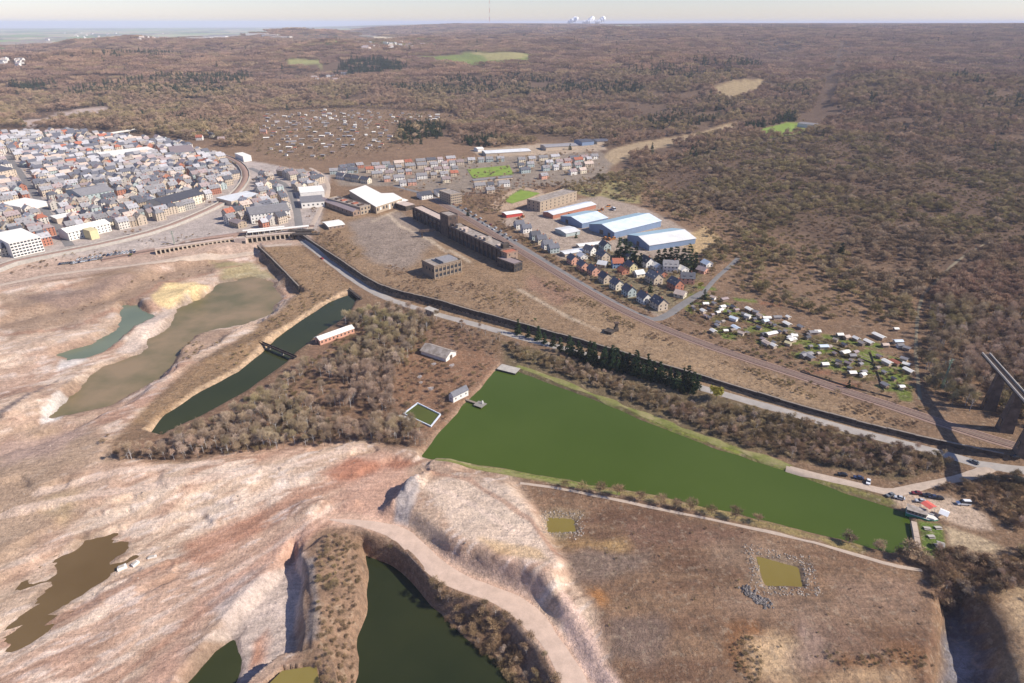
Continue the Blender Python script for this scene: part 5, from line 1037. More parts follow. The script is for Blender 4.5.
# far villages and works on the plain
KF = [house_set(16, 12, 7, 5, 1, 1, 0), house_set(26, 14, 8, 5, 1, 1, 0)]
for n, x0, x1, y0, y1, tx in ((26, 352, 425, 43, 50, 'in the far village between green fields'), (14, 0, 22, 60, 66, 'in the far settlement at the left edge'), (10, 312, 345, 74, 82, 'on the far slope beside the pale field'), (22, 40, 180, 33, 41, 'on the hazy plain at the left')):
    for k in range(n):
        x, y, z = ground(rnd.uniform(x0, x1), rnd.uniform(y0, y1)); sc = max(1, np.hypot(x, y) / 4500)
        house(rnd.choice(KF), x, y, z, rnd.uniform(-1, 1), M['white'], M[rnd.choice(['mauve', 'grey_roof', 'pink_roof'])], 'tiny pale house ' + tx, 'far houses ' + tx, name='far_house', windows=None, chim=False, scale=min(sc, 1.5))
for i, (px, py, w) in enumerate(((186, 40, 160), (200, 38, 190), (214, 37.5, 150), (246, 37, 170), (262, 38, 120), (270, 39.5, 140))):
    x, y, z = ground(px, py); building('far_works', '%s white works hall from the left on the hazy plain' % ORD(i + 1), 'building', (np.array([x, y]), R(rnd.uniform(-8, 8)), w, 70), 13, 0, 'flat', 'white', 'white_roof', group='white works halls on the plain')
# concrete viaduct on the far side of the town
a = np.array(ground(101, 138)[:2]); b = np.array(ground(137, 131.5)[:2]); dv = b - a; L = np.linalg.norm(dv); e = empty('concrete_viaduct', (*a, UP), math.atan2(dv[1], dv[0])); tag(e, 'pale road viaduct on piers above the far end of the town', 'bridge')
boxo('deck', (0, L, -5, 5, 9, 10.2), M['coping'], e); boxo('parapet', (0, L, -5, -4.6, 10.203, 11.2), M['white'], e); boxo('parapet', (0, L, 4.6, 5, 10.203, 11.2), M['white'], e)
for i in range(6): boxo('pier', (L * (i + .5) / 6 - 1, L * (i + .5) / 6 + 1, -3, 3, -3, 8.997), M['coping'], e)

# ------------------------------------------------------------------ vehicles
def car_meshes(L=4.3, W=1.75, H=1.45, van=False):
    out = {}
    prof = [(-L / 2, .35), (-L / 2, .8), (-L * .46, .88), (-L * .22, .93 if not van else 1.2), (L * .42, .95), (L / 2, .85), (L / 2, .35)]
    V, F = [], []; n = len(prof)
    for s in (-1, 1): V += [(x, s * W / 2, z) for x, z in prof]
    F = [tuple(range(n)), tuple(range(2 * n - 1, n - 1, -1))] + [(i + n, (i + 1) % n + n, (i + 1) % n, i) for i in range(n)]
    cab = [(-L * .24, .92), (-L * .08, H), (L * .26, H), (L * .40, .94)] if not van else [(-L * .3, .92), (-L * .2, H), (L * .49, H), (L * .5, .9)]
    def loft(pr, w0, w1):
        v = [(x, s * (w0 if z < 1 else w1) / 2, z) for s in (-1, 1) for x, z in pr]; m = len(pr)
        return v, [tuple(range(m)), tuple(range(2 * m - 1, m - 1, -1))] + [(i + m, (i + 1) % m + m, (i + 1) % m, i) for i in range(m)]
    b = MB().add(V, F).add([(x, y, z) for x, y, z in box_v(-L * .07, L * .25 if not van else L * .48, -W * .38, W * .38, H - .03, H + .03)], BOXF)
    def me(k, v, f, m): q = bpy.data.meshes.new('car_' + k); q.from_pydata([tuple(map(float, p)) for p in v], [], f); q.materials.append(m); out[k] = q
    me('body', b.v, b.f, M['white']); v, f = loft(cab, W * .94, W * .78); me('glass', v, f, M['glass'])
    k = 10; a = [i * 2 * math.pi / k for i in range(k)]; v = [(math.cos(t) * .32, s, math.sin(t) * .32) for s in (-.1, .1) for t in a]
    me('wheel', v, [tuple(range(k))[::-1], tuple(range(k, 2 * k))] + [(i, (i + 1) % k, (i + 1) % k + k, i + k) for i in range(k)], M['tyre']); out['dim'] = (L, W); return out
M['tyre'] = mat('tyre_rubber', (0.03, 0.03, 0.03), .9, .1, 1)
PAINT = {n: mat(n.replace(' ', '_') + '_car_paint', c, .35, .03, .3, .5) for n, c in (('white', (.75, .75, .75)), ('silver', (.45, .46, .48)), ('black', (.02, .02, .025)), ('dark blue', (.03, .045, .10)), ('dark red', (.18, .025, .03)), ('red', (.45, .04, .03)), ('grey', (.16, .165, .17)), ('orange', (.75, .28, .04)))}
CAR, VAN = car_meshes(), car_meshes(5.6, 2.1, 2.3, True)
def vehicle(kit, x, y, rz, paint, label, group=None, cat='car', name='parked_car', s=1.0):
    e = empty(name, (x, y, H1(x, y) + .2), rz); e.scale = (s, s, s); tag(e, label, cat, group); L, W = kit['dim']
    for k in ('body', 'glass'):
        c = bpy.data.objects.new(k, kit[k]); COL.objects.link(c); c.parent = e
        if k == 'body': set_mat(c, PAINT[paint])
    for sx in (-.3, .3):
        for sy in (-.46, .46): c = bpy.data.objects.new('wheel', kit['wheel']); COL.objects.link(c); c.parent = e; c.location = (L * sx, W * sy, .32)
    EXCL_SPOTS.append((x, y, 4))
for px, py, rz, pt, kit, lb in ((842, 476, -18, 'black', CAR, 'black car on the lakeside track, leftmost of three'), (858, 479, -18, 'dark blue', CAR, 'dark blue car on the lakeside track between black and white cars'), (868, 483, 60, 'white', CAR, 'white car turned across the lakeside track'),
                                (916.5, 494, -6, 'dark red', CAR, 'dark red car at the edge of the lakeside car park'), (927, 496.5, -10, 'black', CAR, 'black car beside the dark red car in the lakeside car park'), (932.5, 498, -10, 'dark blue', CAR, 'dark blue car in the row beside the dark red car'), (938, 499, -10, 'black', CAR, 'black car at the right end of the car park row'),
                                (963, 504.5, -4, 'white', VAN, 'white van alone in the lakeside car park'), (899, 499, -25, 'silver', CAR, 'silver car beside the bow of the lake at the track'), (920, 502, -10, 'silver', CAR, 'silver car directly above the moored boat'), (890, 496, 20, 'grey', CAR, 'grey car where the track meets the lake end'),
                                (1012, 465, -8, 'black', CAR, 'black car on the road beside the bridge pier'), (972, 467, -50, 'grey', CAR, 'grey car in the bridge shadow'), (322, 259, -50, 'red', CAR, 'red car on the pale road below the upper wall')):
    x, y = at(px, py, 0); vehicle(kit, x, y, R(rz), pt, lb, cat='van' if kit is VAN else 'car', s=1.15)
k = 0
for r_, (a, b, n) in enumerate((((72, 263), (104, 257.5), 13), ((78, 260), (138, 250), 16), ((60, 264), (76, 262), 6), ((108, 255.5), (138, 251.5), 9))):
    for i in range(n):
        px, py = a[0] + (b[0] - a[0]) * i / n, a[1] + (b[1] - a[1]) * i / n; x, y = at(px, py, 3); pt = rnd.choice(['white', 'white', 'black', 'grey', 'silver', 'dark blue', 'silver'])
        vehicle(CAR, x, y, R(rnd.choice([100, 100, 105])), pt, '%s car, %s from left in the %s row of the dusty car park' % (pt, ORD(i + 1), ['lower', 'upper', 'leftmost', 'short middle'][r_]), 'cars in the dusty car park')
for i in range(24):
    t = i / 24; px, py = 456 + 60 * t, 204.5 + 38 * t; x, y = at(px + (2.2 if i % 2 else -2.6), py, UP); pt = rnd.choice(['white', 'black', 'grey', 'silver', 'white', 'dark red'])
    vehicle(CAR, x, y, RV, pt, '%s car, %s down the street behind the ore bunkers' % (pt, ORD(i + 1)), 'cars along the street behind the bunkers', s=1.1)
for i, (px, py) in enumerate(((548, 206), (552, 205), (556, 204), (561, 203), (566, 202), (569, 215), (573, 213), (598, 212), (602, 210), (608, 207), (605, 239), (609, 240), (613, 239.5), (519, 219), (523, 217))):
    x, y = at(px, py, UP); vehicle(VAN, x, y, RV + R(rnd.choice([0, 90])), 'orange', '%s orange truck from the left in the yard of the blue sheds' % ORD(1 + sum(1 for q in (548, 552, 556, 561, 566, 569, 573, 598, 602, 608, 605, 609, 613, 519, 523) if q < px)), 'orange trucks in the yard', 'truck', 'orange_truck', 1.1)
x, y = at(613, 210, UP); vehicle(VAN, x, y, RV, 'white', 'large white truck at the fence behind the blue sheds', cat='truck', name='white_truck', s=1.6)

# ------------------------------------------------------------------ boat, tent and lawn furniture at the end of the lake
a, b = np.array(at(905.5, 511, 0)), np.array(at(938, 521, 0)); dv = b - a; L = np.linalg.norm(dv); e = empty('moored_boat', (*a, -.6), math.atan2(dv[1], dv[0])); tag(e, 'green hulled boat with a grey deck and pointed bow at the lake end', 'boat')
w = 2.9; hull = [(0, -w), (L * .7, -w), (L * .88, -w * .6), (L, 0), (L * .88, w * .6), (L * .7, w), (0, w)]; n = len(hull)
M['hull_green'] = mat('green_hull_paint', (0.05, 0.28, 0.17), .5, .1, .5); M['awning'] = mat('red_awning', (0.62, 0.13, 0.10), .7, .1, .6); M['canvas'] = mat('white_canvas', (0.80, 0.79, 0.77), .7, .05, .5)
V = [(x * .97 + .3, y * .8, -.9) for x, y in hull] + [(x, y, 1.5) for x, y in hull]
mesh_obj('hull', V, [tuple(range(n))[::-1], tuple(range(n, 2 * n))] + [(i, (i + 1) % n, (i + 1) % n + n, i + n) for i in range(n)], [M['hull_green']], e)
prism('deck', [(x * .985 + .1, y * .95) for x, y in hull], 1.503, 1.62, M['white'], e)
boxo('cabin', (L * .02, L * .62, -w * .8, w * .8, 1.623, 3.4), M['timber'], e); boxo('cabin_roof', (0, L * .64, -w * .88, w * .88, 3.403, 3.6), M['felt'], e)
for i in range(5): boxo('window', (L * (.06 + .11 * i), L * (.12 + .11 * i), -w * .8 - .05, -w * .8 + .05, 2.2, 3.0), M['glass'], e)
for s in (-1, 1): boxo('railing', (L * .64, L * .86, s * w * .72 - .05, s * w * .72 + .05, 1.623, 2.4), M['white'], e)
def tent(A, B, C, z, h, rh, m, name, label, cat, legs=True):
    a_, rz, w_, d_ = site3(A, B, C, z); e = empty(name, (*a_, H1(*a_)), rz); tag(e, label, cat)
    for v, f in roof_slabs(w_, d_, h, rh, 'x', .2, .08): mesh_obj('canopy', v, f, [M[m]], e)
    for x in (.1, w_ - .1):
        for y in (.1, d_ - .1): boxo('pole', (x - .07, x + .07, y - .07, y + .07, -.4, h + .1), M['white'], e)
    return e
tent((918.5, 510), (927, 516), (933, 513), 0, 4.4, .6, 'awning', 'red_awning', 'red awning over the boat deck', 'awning')
tent((937.5, 517), (946, 520.5), (950, 516.5), 0, 2.4, 1.0, 'canvas', 'white_tent', 'white party tent right of the moored boat', 'tent')
for px, py, lb in ((938, 528.5, 'upper right'), (927, 529, 'upper left'), (931, 537.5, 'middle'), (938, 546, 'lowest')):
    x, y = at(px, py, 0); e = empty('picnic_table', (x, y, H1(x, y)), R(rnd.uniform(-30, 10))); tag(e, '%s pale picnic table on the lawn at the lake end' % lb, 'table', 'picnic tables on the lawn')
    boxo('table_top', (-1.6, 1.6, -.6, .6, .72, .80), M['coping'], e)
    for s in (-1, 1): boxo('bench', (-1.6, 1.6, s * 1.1 - .2, s * 1.1 + .2, .42, .5), M['coping'], e); boxo('leg', (s * 1.2 - .1, s * 1.2 + .1, -1.0, 1.0, -.1, .417), M['timber'], e); boxo('leg', (s * 1.2 - .08, s * 1.2 + .08, -.3, .3, .42, .717), M['timber'], e)
x, y = at(940, 547, 0); tent((936, 549), (943, 551), (945, 547), 0, 2.3, .9, 'coping', 'lawn_shelter', 'small grey shelter at the lower end of the lakeside lawn', 'shelter')
a, b = np.array(at(913, 524, -1)), np.array(at(918, 551, -1)); dv = b - a; L = np.linalg.norm(dv); e = empty('end_weir', (*a, -1.2), math.atan2(dv[1], dv[0])); tag(e, 'straw coloured embankment weir that closes the end of the lake', 'weir')
for i in range(5): boxo('slab', (L * i / 5 + .05, L * (i + 1) / 5 - .05, -1.2, 1.2, -2, 1.9 + rnd.uniform(-.1, .1)), M['dirt'], e)

# ------------------------------------------------------------------ horizon: radio mast, steam
x, y = -20.0 * 9500 / 640, 9500.0; z = H1(x, y); e = empty('radio_mast', (x, y, z)); tag(e, 'thin red and white radio mast on the horizon', 'mast')
for i in range(6): v, f = tube4((0, 0, i * 52 - 2), (0, 0, i * 52 + 50), 2.4 - .25 * i, 2.2 - .25 * i); mesh_obj('mast_section', v, f, [M['red' if i % 2 else 'white']], e)
M['steam'] = mat('steam', (0.88, 0.88, 0.9), 1, .02, .01)
for i, px in enumerate((556, 569, 578)):
    y = 15000.0; x = (px - 512) / FPX * y * 1.13; g = random.Random(i); e = empty('steam_plume', (x, y, 180)); tag(e, '%s white steam plume rising behind the horizon' % ['left', 'middle', 'right'][i], 'steam', 'steam plumes on the horizon')
    b = MB()
    for k in range(16):
        t = k / 16; c = np.array([t * 190 + g.uniform(-25, 25), g.uniform(-40, 40), 20 + t * 85 + g.uniform(-12, 12)]); r = 22 + 26 * t * g.uniform(.7, 1.1); n = 8; V = [(c[0], c[1], c[2] + r)]
        for j in range(1, 5):
            for m_ in range(n): th, ph = j * math.pi / 5, m_ * 2 * math.pi / n; q = r * g.uniform(.85, 1.15); V.append((c[0] + q * math.sin(th) * math.cos(ph), c[1] + q * math.sin(th) * math.sin(ph), c[2] + q * math.cos(th)))
        V.append((c[0], c[1], c[2] - r)); F = [(0, 1 + m_, 1 + (m_ + 1) % n) for m_ in range(n)] + [(1 + j * n + m_, 1 + (j + 1) * n + m_, 1 + (j + 1) * n + (m_ + 1) % n, 1 + j * n + (m_ + 1) % n) for j in range(3) for m_ in range(n)] + [(1 + 3 * n + (m_ + 1) % n, 1 + 3 * n + m_, len(V) - 1)[::-1] for m_ in range(n)]
        b.add(V, F)
    q = b.obj('vapour', M['steam'], e); q['kind'] = 'stuff'; q.data.polygons.foreach_set('use_smooth', [True] * len(q.data.polygons))
# ------------------------------------------------------------------ vegetation
def twig_material(name, cols, dark=0.0):
    m, n, l, b = new_mat(name, 0.9, 0.05)
    oi = n.new('ShaderNodeObjectInfo'); f = nz(n, l, 0.006, 6, oi.outputs['Location'], 0.65); g = nz(n, l, 0.09, 2, oi.outputs['Location'])
    c = mixc(n, l, rng_(n, l, f, 0.45, 0.55), cols[0], cols[1]); c = mixc(n, l, rng_(n, l, g, 0.50, 0.66), c, cols[2])
    v = rng_(n, l, oi.outputs['Random'], 0, 1, 0.62, 1.38)
    c2 = mixc(n, l, 1.0, c, (1, 1, 1), 'MULTIPLY'); l.new(v, c2.node.inputs[7]); l.new(c2, b.inputs['Base Color'])
    return m
M['bark'] = mat('bark', (0.16, 0.135, 0.115), 0.9, 0.25, 0.8)
M['birch'] = mat('birch_bark', (0.46, 0.43, 0.40), 0.8, 0.25, 1.2)
M['twig'] = twig_material('bare_twigs', [(0.42, 0.295, 0.215), (0.35, 0.285, 0.15), (0.47, 0.36, 0.28)])
M['scrub'] = twig_material('scrub_twigs', [(0.26, 0.17, 0.112), (0.25, 0.19, 0.09), (0.37, 0.25, 0.14)])
M['thicket'] = twig_material('thicket_twigs', [(0.36, 0.26, 0.165), (0.335, 0.265, 0.13), (0.42, 0.32, 0.225)])
M['forest'] = twig_material('forest_twigs', [(0.38, 0.25, 0.17), (0.38, 0.285, 0.155), (0.43, 0.305, 0.21)])
M['far_forest'] = twig_material('far_forest_twigs', [(0.40, 0.255, 0.17), (0.31, 0.20, 0.15), (0.40, 0.29, 0.17)])
M['needle'] = twig_material('conifer_needles', [(0.036, 0.058, 0.026), (0.045, 0.066, 0.03), (0.03, 0.048, 0.028)])
M['willow'] = mat('willow_leaves', (0.36, 0.31, 0.055), 0.8, 0.2, 0.5)
M['blossom'] = mat('blossom', (0.70, 0.64, 0.60), 0.8, 0.12, 0.5)
M['moss'] = mat('green_shrub_leaves', (0.13, 0.16, 0.05), 0.8, 0.25, 0.4)

def blades(rs, n, pts, out, L, w):
    """n slim triangles that leave the given points roughly along the given directions"""
    k = rs.integers(0, len(pts), n); p = pts[k] + rs.normal(0, 0.12 * L, (n, 3)); d = out[k] + rs.normal(0, 0.55, (n, 3)); d /= np.linalg.norm(d, axis=1)[:, None] + 1e-9
    s = np.cross(d, rs.normal(0, 1, (n, 3))); s /= np.linalg.norm(s, axis=1)[:, None] + 1e-9
    l = L * rs.uniform(.55, 1.3, (n, 1)); ww = w * rs.uniform(.6, 1.4, (n, 1))
    V = np.stack([p - s * ww / 2, p + s * ww / 2, p + d * l], 1).reshape(-1, 3)
    return V, np.arange(n * 3).reshape(-1, 3)
def crown(seed, h0, h1, rad, n, L, w, lobes=7, up=0.5, flat=1.0):
    rs = np.random.default_rng(seed); zc = (h0 + h1) / 2; rz = (h1 - h0) / 2; P, D = [], []
    for i in range(lobes):
        a = i * 2.4 + rs.uniform(-.4, .4); q = rs.uniform(.25, .62) if i else 0.0
        c = np.array([math.cos(a) * q * rad, math.sin(a) * q * rad, zc + rz * rs.uniform(-.35, .5) * flat]); lr = rad * rs.uniform(.42, .62); m = 60
        v = rs.normal(0, 1, (m, 3)); v /= np.linalg.norm(v, axis=1)[:, None]; v[:, 2] = np.where(v[:, 2] < -.35, -v[:, 2] * .6, v[:, 2])
        P.append(c + v * np.array([lr, lr, lr * rz / rad * .75]) * rs.uniform(.35, 1, (m, 1))); D.append(v + np.array([0, 0, up]))
    return blades(rs, n, np.concatenate(P), np.concatenate(D), L, w)
def tube(p, q, r0, r1, k=5):
    p, q = np.array(p, float), np.array(q, float); d = q - p; d /= np.linalg.norm(d) + 1e-9
    s = np.cross(d, [0.3, 0.9, 0.2]); s /= np.linalg.norm(s); t = np.cross(d, s)
    a = np.arange(k) * 2 * math.pi / k; ring = np.cos(a)[:, None] * s + np.sin(a)[:, None] * t
    V = np.concatenate([p + ring * r0, q + ring * r1]); F = [(i, (i + 1) % k, (i + 1) % k + k, i + k) for i in range(k)]
    return V, F
def gather(parts):
    V, F, o = [], [], 0
    for v, f in parts:
        V.append(np.asarray(v)); F += [tuple(int(i) + o for i in q) for q in f]; o += len(v)
    return np.concatenate(V), F
def limbs(seed, h0, h1, rad, tr, nl=6):
    rs = np.random.default_rng(seed); parts = [tube((0, 0, -0.6), (0, 0, h1 * .82), tr, tr * .25)]
    for i in range(nl):
        a = i * 2.4 + rs.uniform(-.3, .3); z = h0 + (h1 - h0) * rs.uniform(0, .45); q = rad * rs.uniform(.55, .9)
        parts.append(tube((0, 0, z), (math.cos(a) * q, math.sin(a) * q, min(h1 * .95, z + q * rs.uniform(.7, 1.1))), tr * .45, tr * .1, 4))
    return gather(parts)
def firs(seed, h, rad, n, L, w, tiers=9):
    rs = np.random.default_rng(seed); P, D = [], []
    for i in range(tiers):
        z = h * (.08 + .88 * i / tiers); r = rad * (1 - i / tiers) ** .85 * rs.uniform(.85, 1.12)
        for k in range(max(4, int(13 * (1 - i / tiers)))):
            a = rs.uniform(0, 6.28); m = 4
            for j in range(m): q = (j + .5) / m * r; P.append((math.cos(a) * q, math.sin(a) * q, z - q * .22)); D.append((math.cos(a), math.sin(a), -.25))
    return blades(rs, n, np.array(P), np.array(D), L, w)

PROTO = {}
def proto(name, trunk, crown_, mats):
    """the meshes of one kind of tree: trunk, crown, and both in one mesh for the woods beyond counting"""
    out = {}
    for key, (v, f), mt in (('trunk', trunk, mats[0]), ('crown', crown_, mats[1])):
        me = bpy.data.meshes.new(name + '_' + key); me.from_pydata([tuple(map(float, p)) for p in v], [], [tuple(map(int, q)) for q in f]); me.materials.append(mt); out[key] = me
    v, f = gather([trunk, crown_]); me = bpy.data.meshes.new(name); me.from_pydata([tuple(map(float, p)) for p in v], [], f); me.materials.append(mats[0]); me.materials.append(mats[1])
    k = len(trunk[1]); me.polygons.foreach_set('material_index', np.array([0] * k + [1] * (len(f) - k), np.int32)); out['all'] = me
    PROTO.setdefault(name, []).append(out)
for s in range(4):
    w_ = 1 + .12 * s
    proto('bare_tree', limbs(s, 2.6, 10 * w_, 2.9, .2), crown(s, 3.0, 10.5 * w_, 2.6, 1700, 1.25, .058), [M['birch'] if s % 2 else M['bark'], M['twig']])
    proto('bare_shrub', limbs(20 + s, .4, 3.2, 1.9, .09, 5), crown(20 + s, .3, 3.4, 2.1, 620, .75, .075, 6, .35), [M['bark'], M['scrub']])
    proto('forest_tree', limbs(40 + s, 3, 12, 4.2, .25, 5), crown(40 + s, 2.4, 12.0 * (.85 + .1 * s), 4.9, 620, 1.6, .34, 8), [M['bark'], M['forest']])
for s in range(4): proto('bushy_tree', limbs(120 + s, .8, 6.5, 3.4, .2, 6), crown(120 + s, .5, 7.4 * (.8 + .12 * s), 4.0, 1100, 1.15, .2, 8, .3), [M['bark'], M['thicket']])
for s in range(3):
    proto('conifer', tube((0, 0, -.6), (0, 0, 11), .22, .03), firs(60 + s, 12.5 + s, 3.3, 1900, 1.1, .34), [M['bark'], M['needle']])
    proto('far_conifer', tube((0, 0, -.6), (0, 0, 12), .3, .05), firs(70 + s, 15 + s, 3.4, 320, 1.8, .75), [M['bark'], M['needle']])
proto('willow', limbs(80, 2, 9, 4.0, .25), crown(80, 1.2, 10, 4.4, 3200, .9, .34, 10, -.1), [M['bark'], M['willow']])
proto('blossom_shrub', limbs(81, .5, 3.4, 2, .1), crown(81, .4, 3.8, 2.0, 900, .5, .16, 7), [M['bark'], M['blossom']])
proto('green_shrub', limbs(82, .4, 3, 1.8, .1), crown(82, .2, 3.4, 1.9, 800, .6, .16, 6), [M['bark'], M['moss']])
def patch(seed, size, n, h, rad, blades_n, L, w, mt, conif=0.0):
    rs = np.random.default_rng(seed); parts = []; g = int(math.ceil(math.sqrt(n))); st = size / g
    for i in range(g):
        for j in range(g):
            x, y = (i + .5 - g / 2 + rs.uniform(-.45, .45)) * st, (j + .5 - g / 2 + rs.uniform(-.45, .45)) * st; k = rs.uniform(.7, 1.2)
            v, f = crown(int(rs.integers(1e6)), h * .12 * k, h * k, rad * rs.uniform(.8, 1.2), blades_n, L, w, 5); parts.append((v + np.array([x, y, -1.0]), f))
    v, f = gather(parts); me = bpy.data.meshes.new('wood_patch'); me.from_pydata([tuple(map(float, p)) for p in v], [], f); me.materials.append(mt)
    return {'all': me}
PROTO['mid_patch'] = [patch(90 + i, 46, 25, 14, 5.2, 60, 2.8, .9, M['far_forest']) for i in range(4)]
PROTO['far_patch'] = [patch(95 + i, 150, 64, 17, 11, 44, 7, 3.0, M['far_forest']) for i in range(3)]

def woods(name, kind, X, Y, Z, sc, label):
    """one uncountable mass of trees, set out on points"""
    me = bpy.data.meshes.new(name); n = len(X); me.vertices.add(n); me.vertices.foreach_set('co', np.stack([X, Y, Z], -1).astype(np.float32).ravel())
    for nm, val in (('sc', sc), ('rz', rng.uniform(0, 6.28, n))): me.attributes.new(nm, 'FLOAT', 'POINT').data.foreach_set('value', np.asarray(val, np.float32))
    me.attributes.new('kd', 'INT', 'POINT').data.foreach_set('value', rng.integers(0, len(PROTO[kind]), n).astype(np.int32))
    o = bpy.data.objects.new(name, me); COL.objects.link(o); tag(o, label, kind='stuff')
    ng = bpy.data.node_groups.new(name, 'GeometryNodeTree'); N, L = ng.nodes, ng.links
    ng.interface.new_socket('Geometry', in_out='INPUT', socket_type='NodeSocketGeometry'); ng.interface.new_socket('Geometry', in_out='OUTPUT', socket_type='NodeSocketGeometry')
    gi, go = N.new('NodeGroupInput'), N.new('NodeGroupOutput'); iop = N.new('GeometryNodeInstanceOnPoints'); j = N.new('GeometryNodeJoinGeometry')
    for p in PROTO[kind]:
        if 'ob' not in p: p['ob'] = bpy.data.objects.new(kind, p['all'])
        oi = N.new('GeometryNodeObjectInfo'); oi.inputs['Object'].default_value = p['ob']; oi.inputs['As Instance'].default_value = True; L.new(oi.outputs['Geometry'], j.inputs[0])
    def att(nm, ty):
        a = N.new('GeometryNodeInputNamedAttribute'); a.data_type = ty; a.inputs['Name'].default_value = nm; return a.outputs['Attribute']
    cb = N.new('ShaderNodeCombineXYZ'); L.new(att('rz', 'FLOAT'), cb.inputs[2])
    L.new(gi.outputs[0], iop.inputs['Points']); L.new(j.outputs[0], iop.inputs['Instance']); iop.inputs['Pick Instance'].default_value = True
    L.new(att('kd', 'INT'), iop.inputs['Instance Index']); L.new(cb.outputs[0], iop.inputs['Rotation']); L.new(att('sc', 'FLOAT'), iop.inputs['Scale'])
    L.new(iop.outputs[0], go.inputs[0])
    o.modifiers.new('set out', 'NODES').node_group = ng
    return o

def blocked(X, Y, m=0.0):
    b = np.zeros(len(X), bool)
    for P, z in WATERS: b |= sdpoly(P, X, Y, 20) > -2.0 - m
    for L, w in EXCL_LINES: b |= dline(L, X, Y, 20 + w) < w / 2 + 1.5 + m
    for P in EXCL_POLYS: b |= sdpoly(P, X, Y, 20) > -1.5 - m
    if EXCL_SPOTS:
        S = np.array(EXCL_SPOTS)
        for x, y, q in S: b |= (X - x) ** 2 + (Y - y) ** 2 < (q + m) ** 2
    return b
def scatter(P, step, keep=1.0, clump=0.0, cs=30.0, seed=0):
    P = np.asarray(P); x0, y0 = P.min(0); x1, y1 = P.max(0)
    gx, gy = np.meshgrid(np.arange(x0, x1, step), np.arange(y0, y1, step)); n = gx.size
    X = gx.ravel() + rng.uniform(-.5, .5, n) * step; Y = gy.ravel() + rng.uniform(-.5, .5, n) * step
    k = (sdpoly(P, X, Y, 5) > 0) & (rng.uniform(0, 1, n) < keep)
    if clump: k &= fbm(X, Y, cs, 3, 600 + seed) > clump
    return X[k], Y[k]

low = lambda *p: plan(p, 0.0)
upp = lambda *p: plan(p, UP)
TREES, SHRUBS, BUSHES = [], [], []        # (X, Y, scale, place)
def plant(store, P, step, place, s0=.75, s1=1.25, keep=1.0, clump=0.0, cs=30.0, seed=0, avoid=()):
    X, Y = scatter(P, step, keep, clump, cs, seed); k = ~blocked(X, Y)
    for q in avoid: k &= sdpoly(q, X, Y, 5) < 0
    X, Y = X[k], Y[k]; store.append((X, Y, rng.uniform(s0, s1, len(X)), [place] * len(X)))
W1 = low((112, 466), (166, 450), (208, 431), (248, 411), (284, 386), (322, 356), (350, 318), (398, 312), (440, 322), (420, 344), (396, 376), (392, 404), (420, 432), (424, 450), (396, 446), (300, 447), (190, 463))
plant(TREES, W1, 4.3, 'in the bare wood between the canal and the green lake', .55, 1.12, .96, .30, 28, 1, [low((302, 352), (350, 328), (372, 340), (322, 372))])
plant(SHRUBS, W1, 4.2, 'in the undergrowth between the canal and the green lake', .7, 1.3, .6)
plant(SHRUBS, low((400, 320), (470, 322), (500, 342), (494, 362), (452, 410), (430, 440), (398, 404), (400, 360)), 4.4, 'on the brown waste ground behind the green lake', .5, 1.2, .65, .42, 18, 2)
plant(TREES, low((440, 320), (505, 338), (500, 352), (470, 345)), 7, 'on the brown waste ground behind the green lake', .5, .8, .6)
B2 = low((508, 344), (560, 360), (620, 382), (700, 408), (760, 414), (830, 434), (900, 453), (950, 464), (940, 474), (890, 478), (850, 470), (800, 462), (745, 447), (700, 429), (640, 405), (560, 374), (514, 358))
plant(TREES, B2, 6.5, 'in the thicket along the far shore of the green lake', .42, .72, .9, .32, 20, 3)
plant(BUSHES, B2, 5.2, 'in the thicket along the far shore of the green lake', .4, .75, .8, .36, 25, 77)
plant(SHRUBS, B2, 3.8, 'in the thicket along the far shore of the green lake', .8, 1.5, .75)
BANK = plan([(372, 538), (402, 546), (434, 566), (476, 596), (520, 620), (556, 668), (590, 740), (520, 740), (500, 668), (470, 644), (446, 624), (432, 594), (408, 568)], -4)
plant(SHRUBS, BANK, 2.8, 'on the steep bank above the dark pond', .5, 1.35, .95, .25, 14, 4)
plant(TREES, BANK, 7.0, 'on the steep bank above the dark pond', .3, .55, .6)
plant(SHRUBS, plan([(314, 560), (330, 536), (356, 532), (364, 560), (360, 620), (352, 650), (360, 720), (306, 720), (318, 640)], 2), 2.4, 'on the scrubby peninsula beside the dark pond', .2, .8, .95, .28, 12, 5)
plant(SHRUBS, low((154, 412), (205, 380), (240, 352), (268, 322), (300, 294), (340, 296), (300, 318), (262, 346), (235, 368), (180, 400)), 4.6, 'on the brown bank left of the canal', .2, .9, .6, .45, 16, 6)
plant(SHRUBS, low((264, 246), (298, 240), (350, 286), (310, 296), (296, 284)), 4, 'between the two old walls left of the plant', .15, .6, .5, .5, 14, 7)
plant(SHRUBS, low((100, 446), (150, 424), (166, 436), (110, 468)), 4.2, 'on the tip of land beside the canal', .4, 1.1, .8, .4, 14, 8)
PLANT = upp((300, 226), (345, 212), (392, 225), (440, 245), (520, 268), (600, 304), (720, 352), (880, 408), (880, 434), (700, 382), (510, 325), (400, 295), (345, 262))
plant(SHRUBS, PLANT, 5, 'on the waste ground of the old plant', .12, .42, .5, .54, 30, 9)
plant(SHRUBS, upp((385, 262), (440, 282), (500, 284), (530, 300), (500, 320), (430, 302), (390, 290)), 4.4, 'below the flat roofed ruin on the waste ground', .35, .9, .75, .42, 18, 10)
plant(SHRUBS, upp((305, 215), (318, 200), (330, 215), (345, 240), (370, 262), (340, 262), (318, 246)), 4.6, 'on the weedy slope beside the old plant', .4, 1.0, .7, .4)
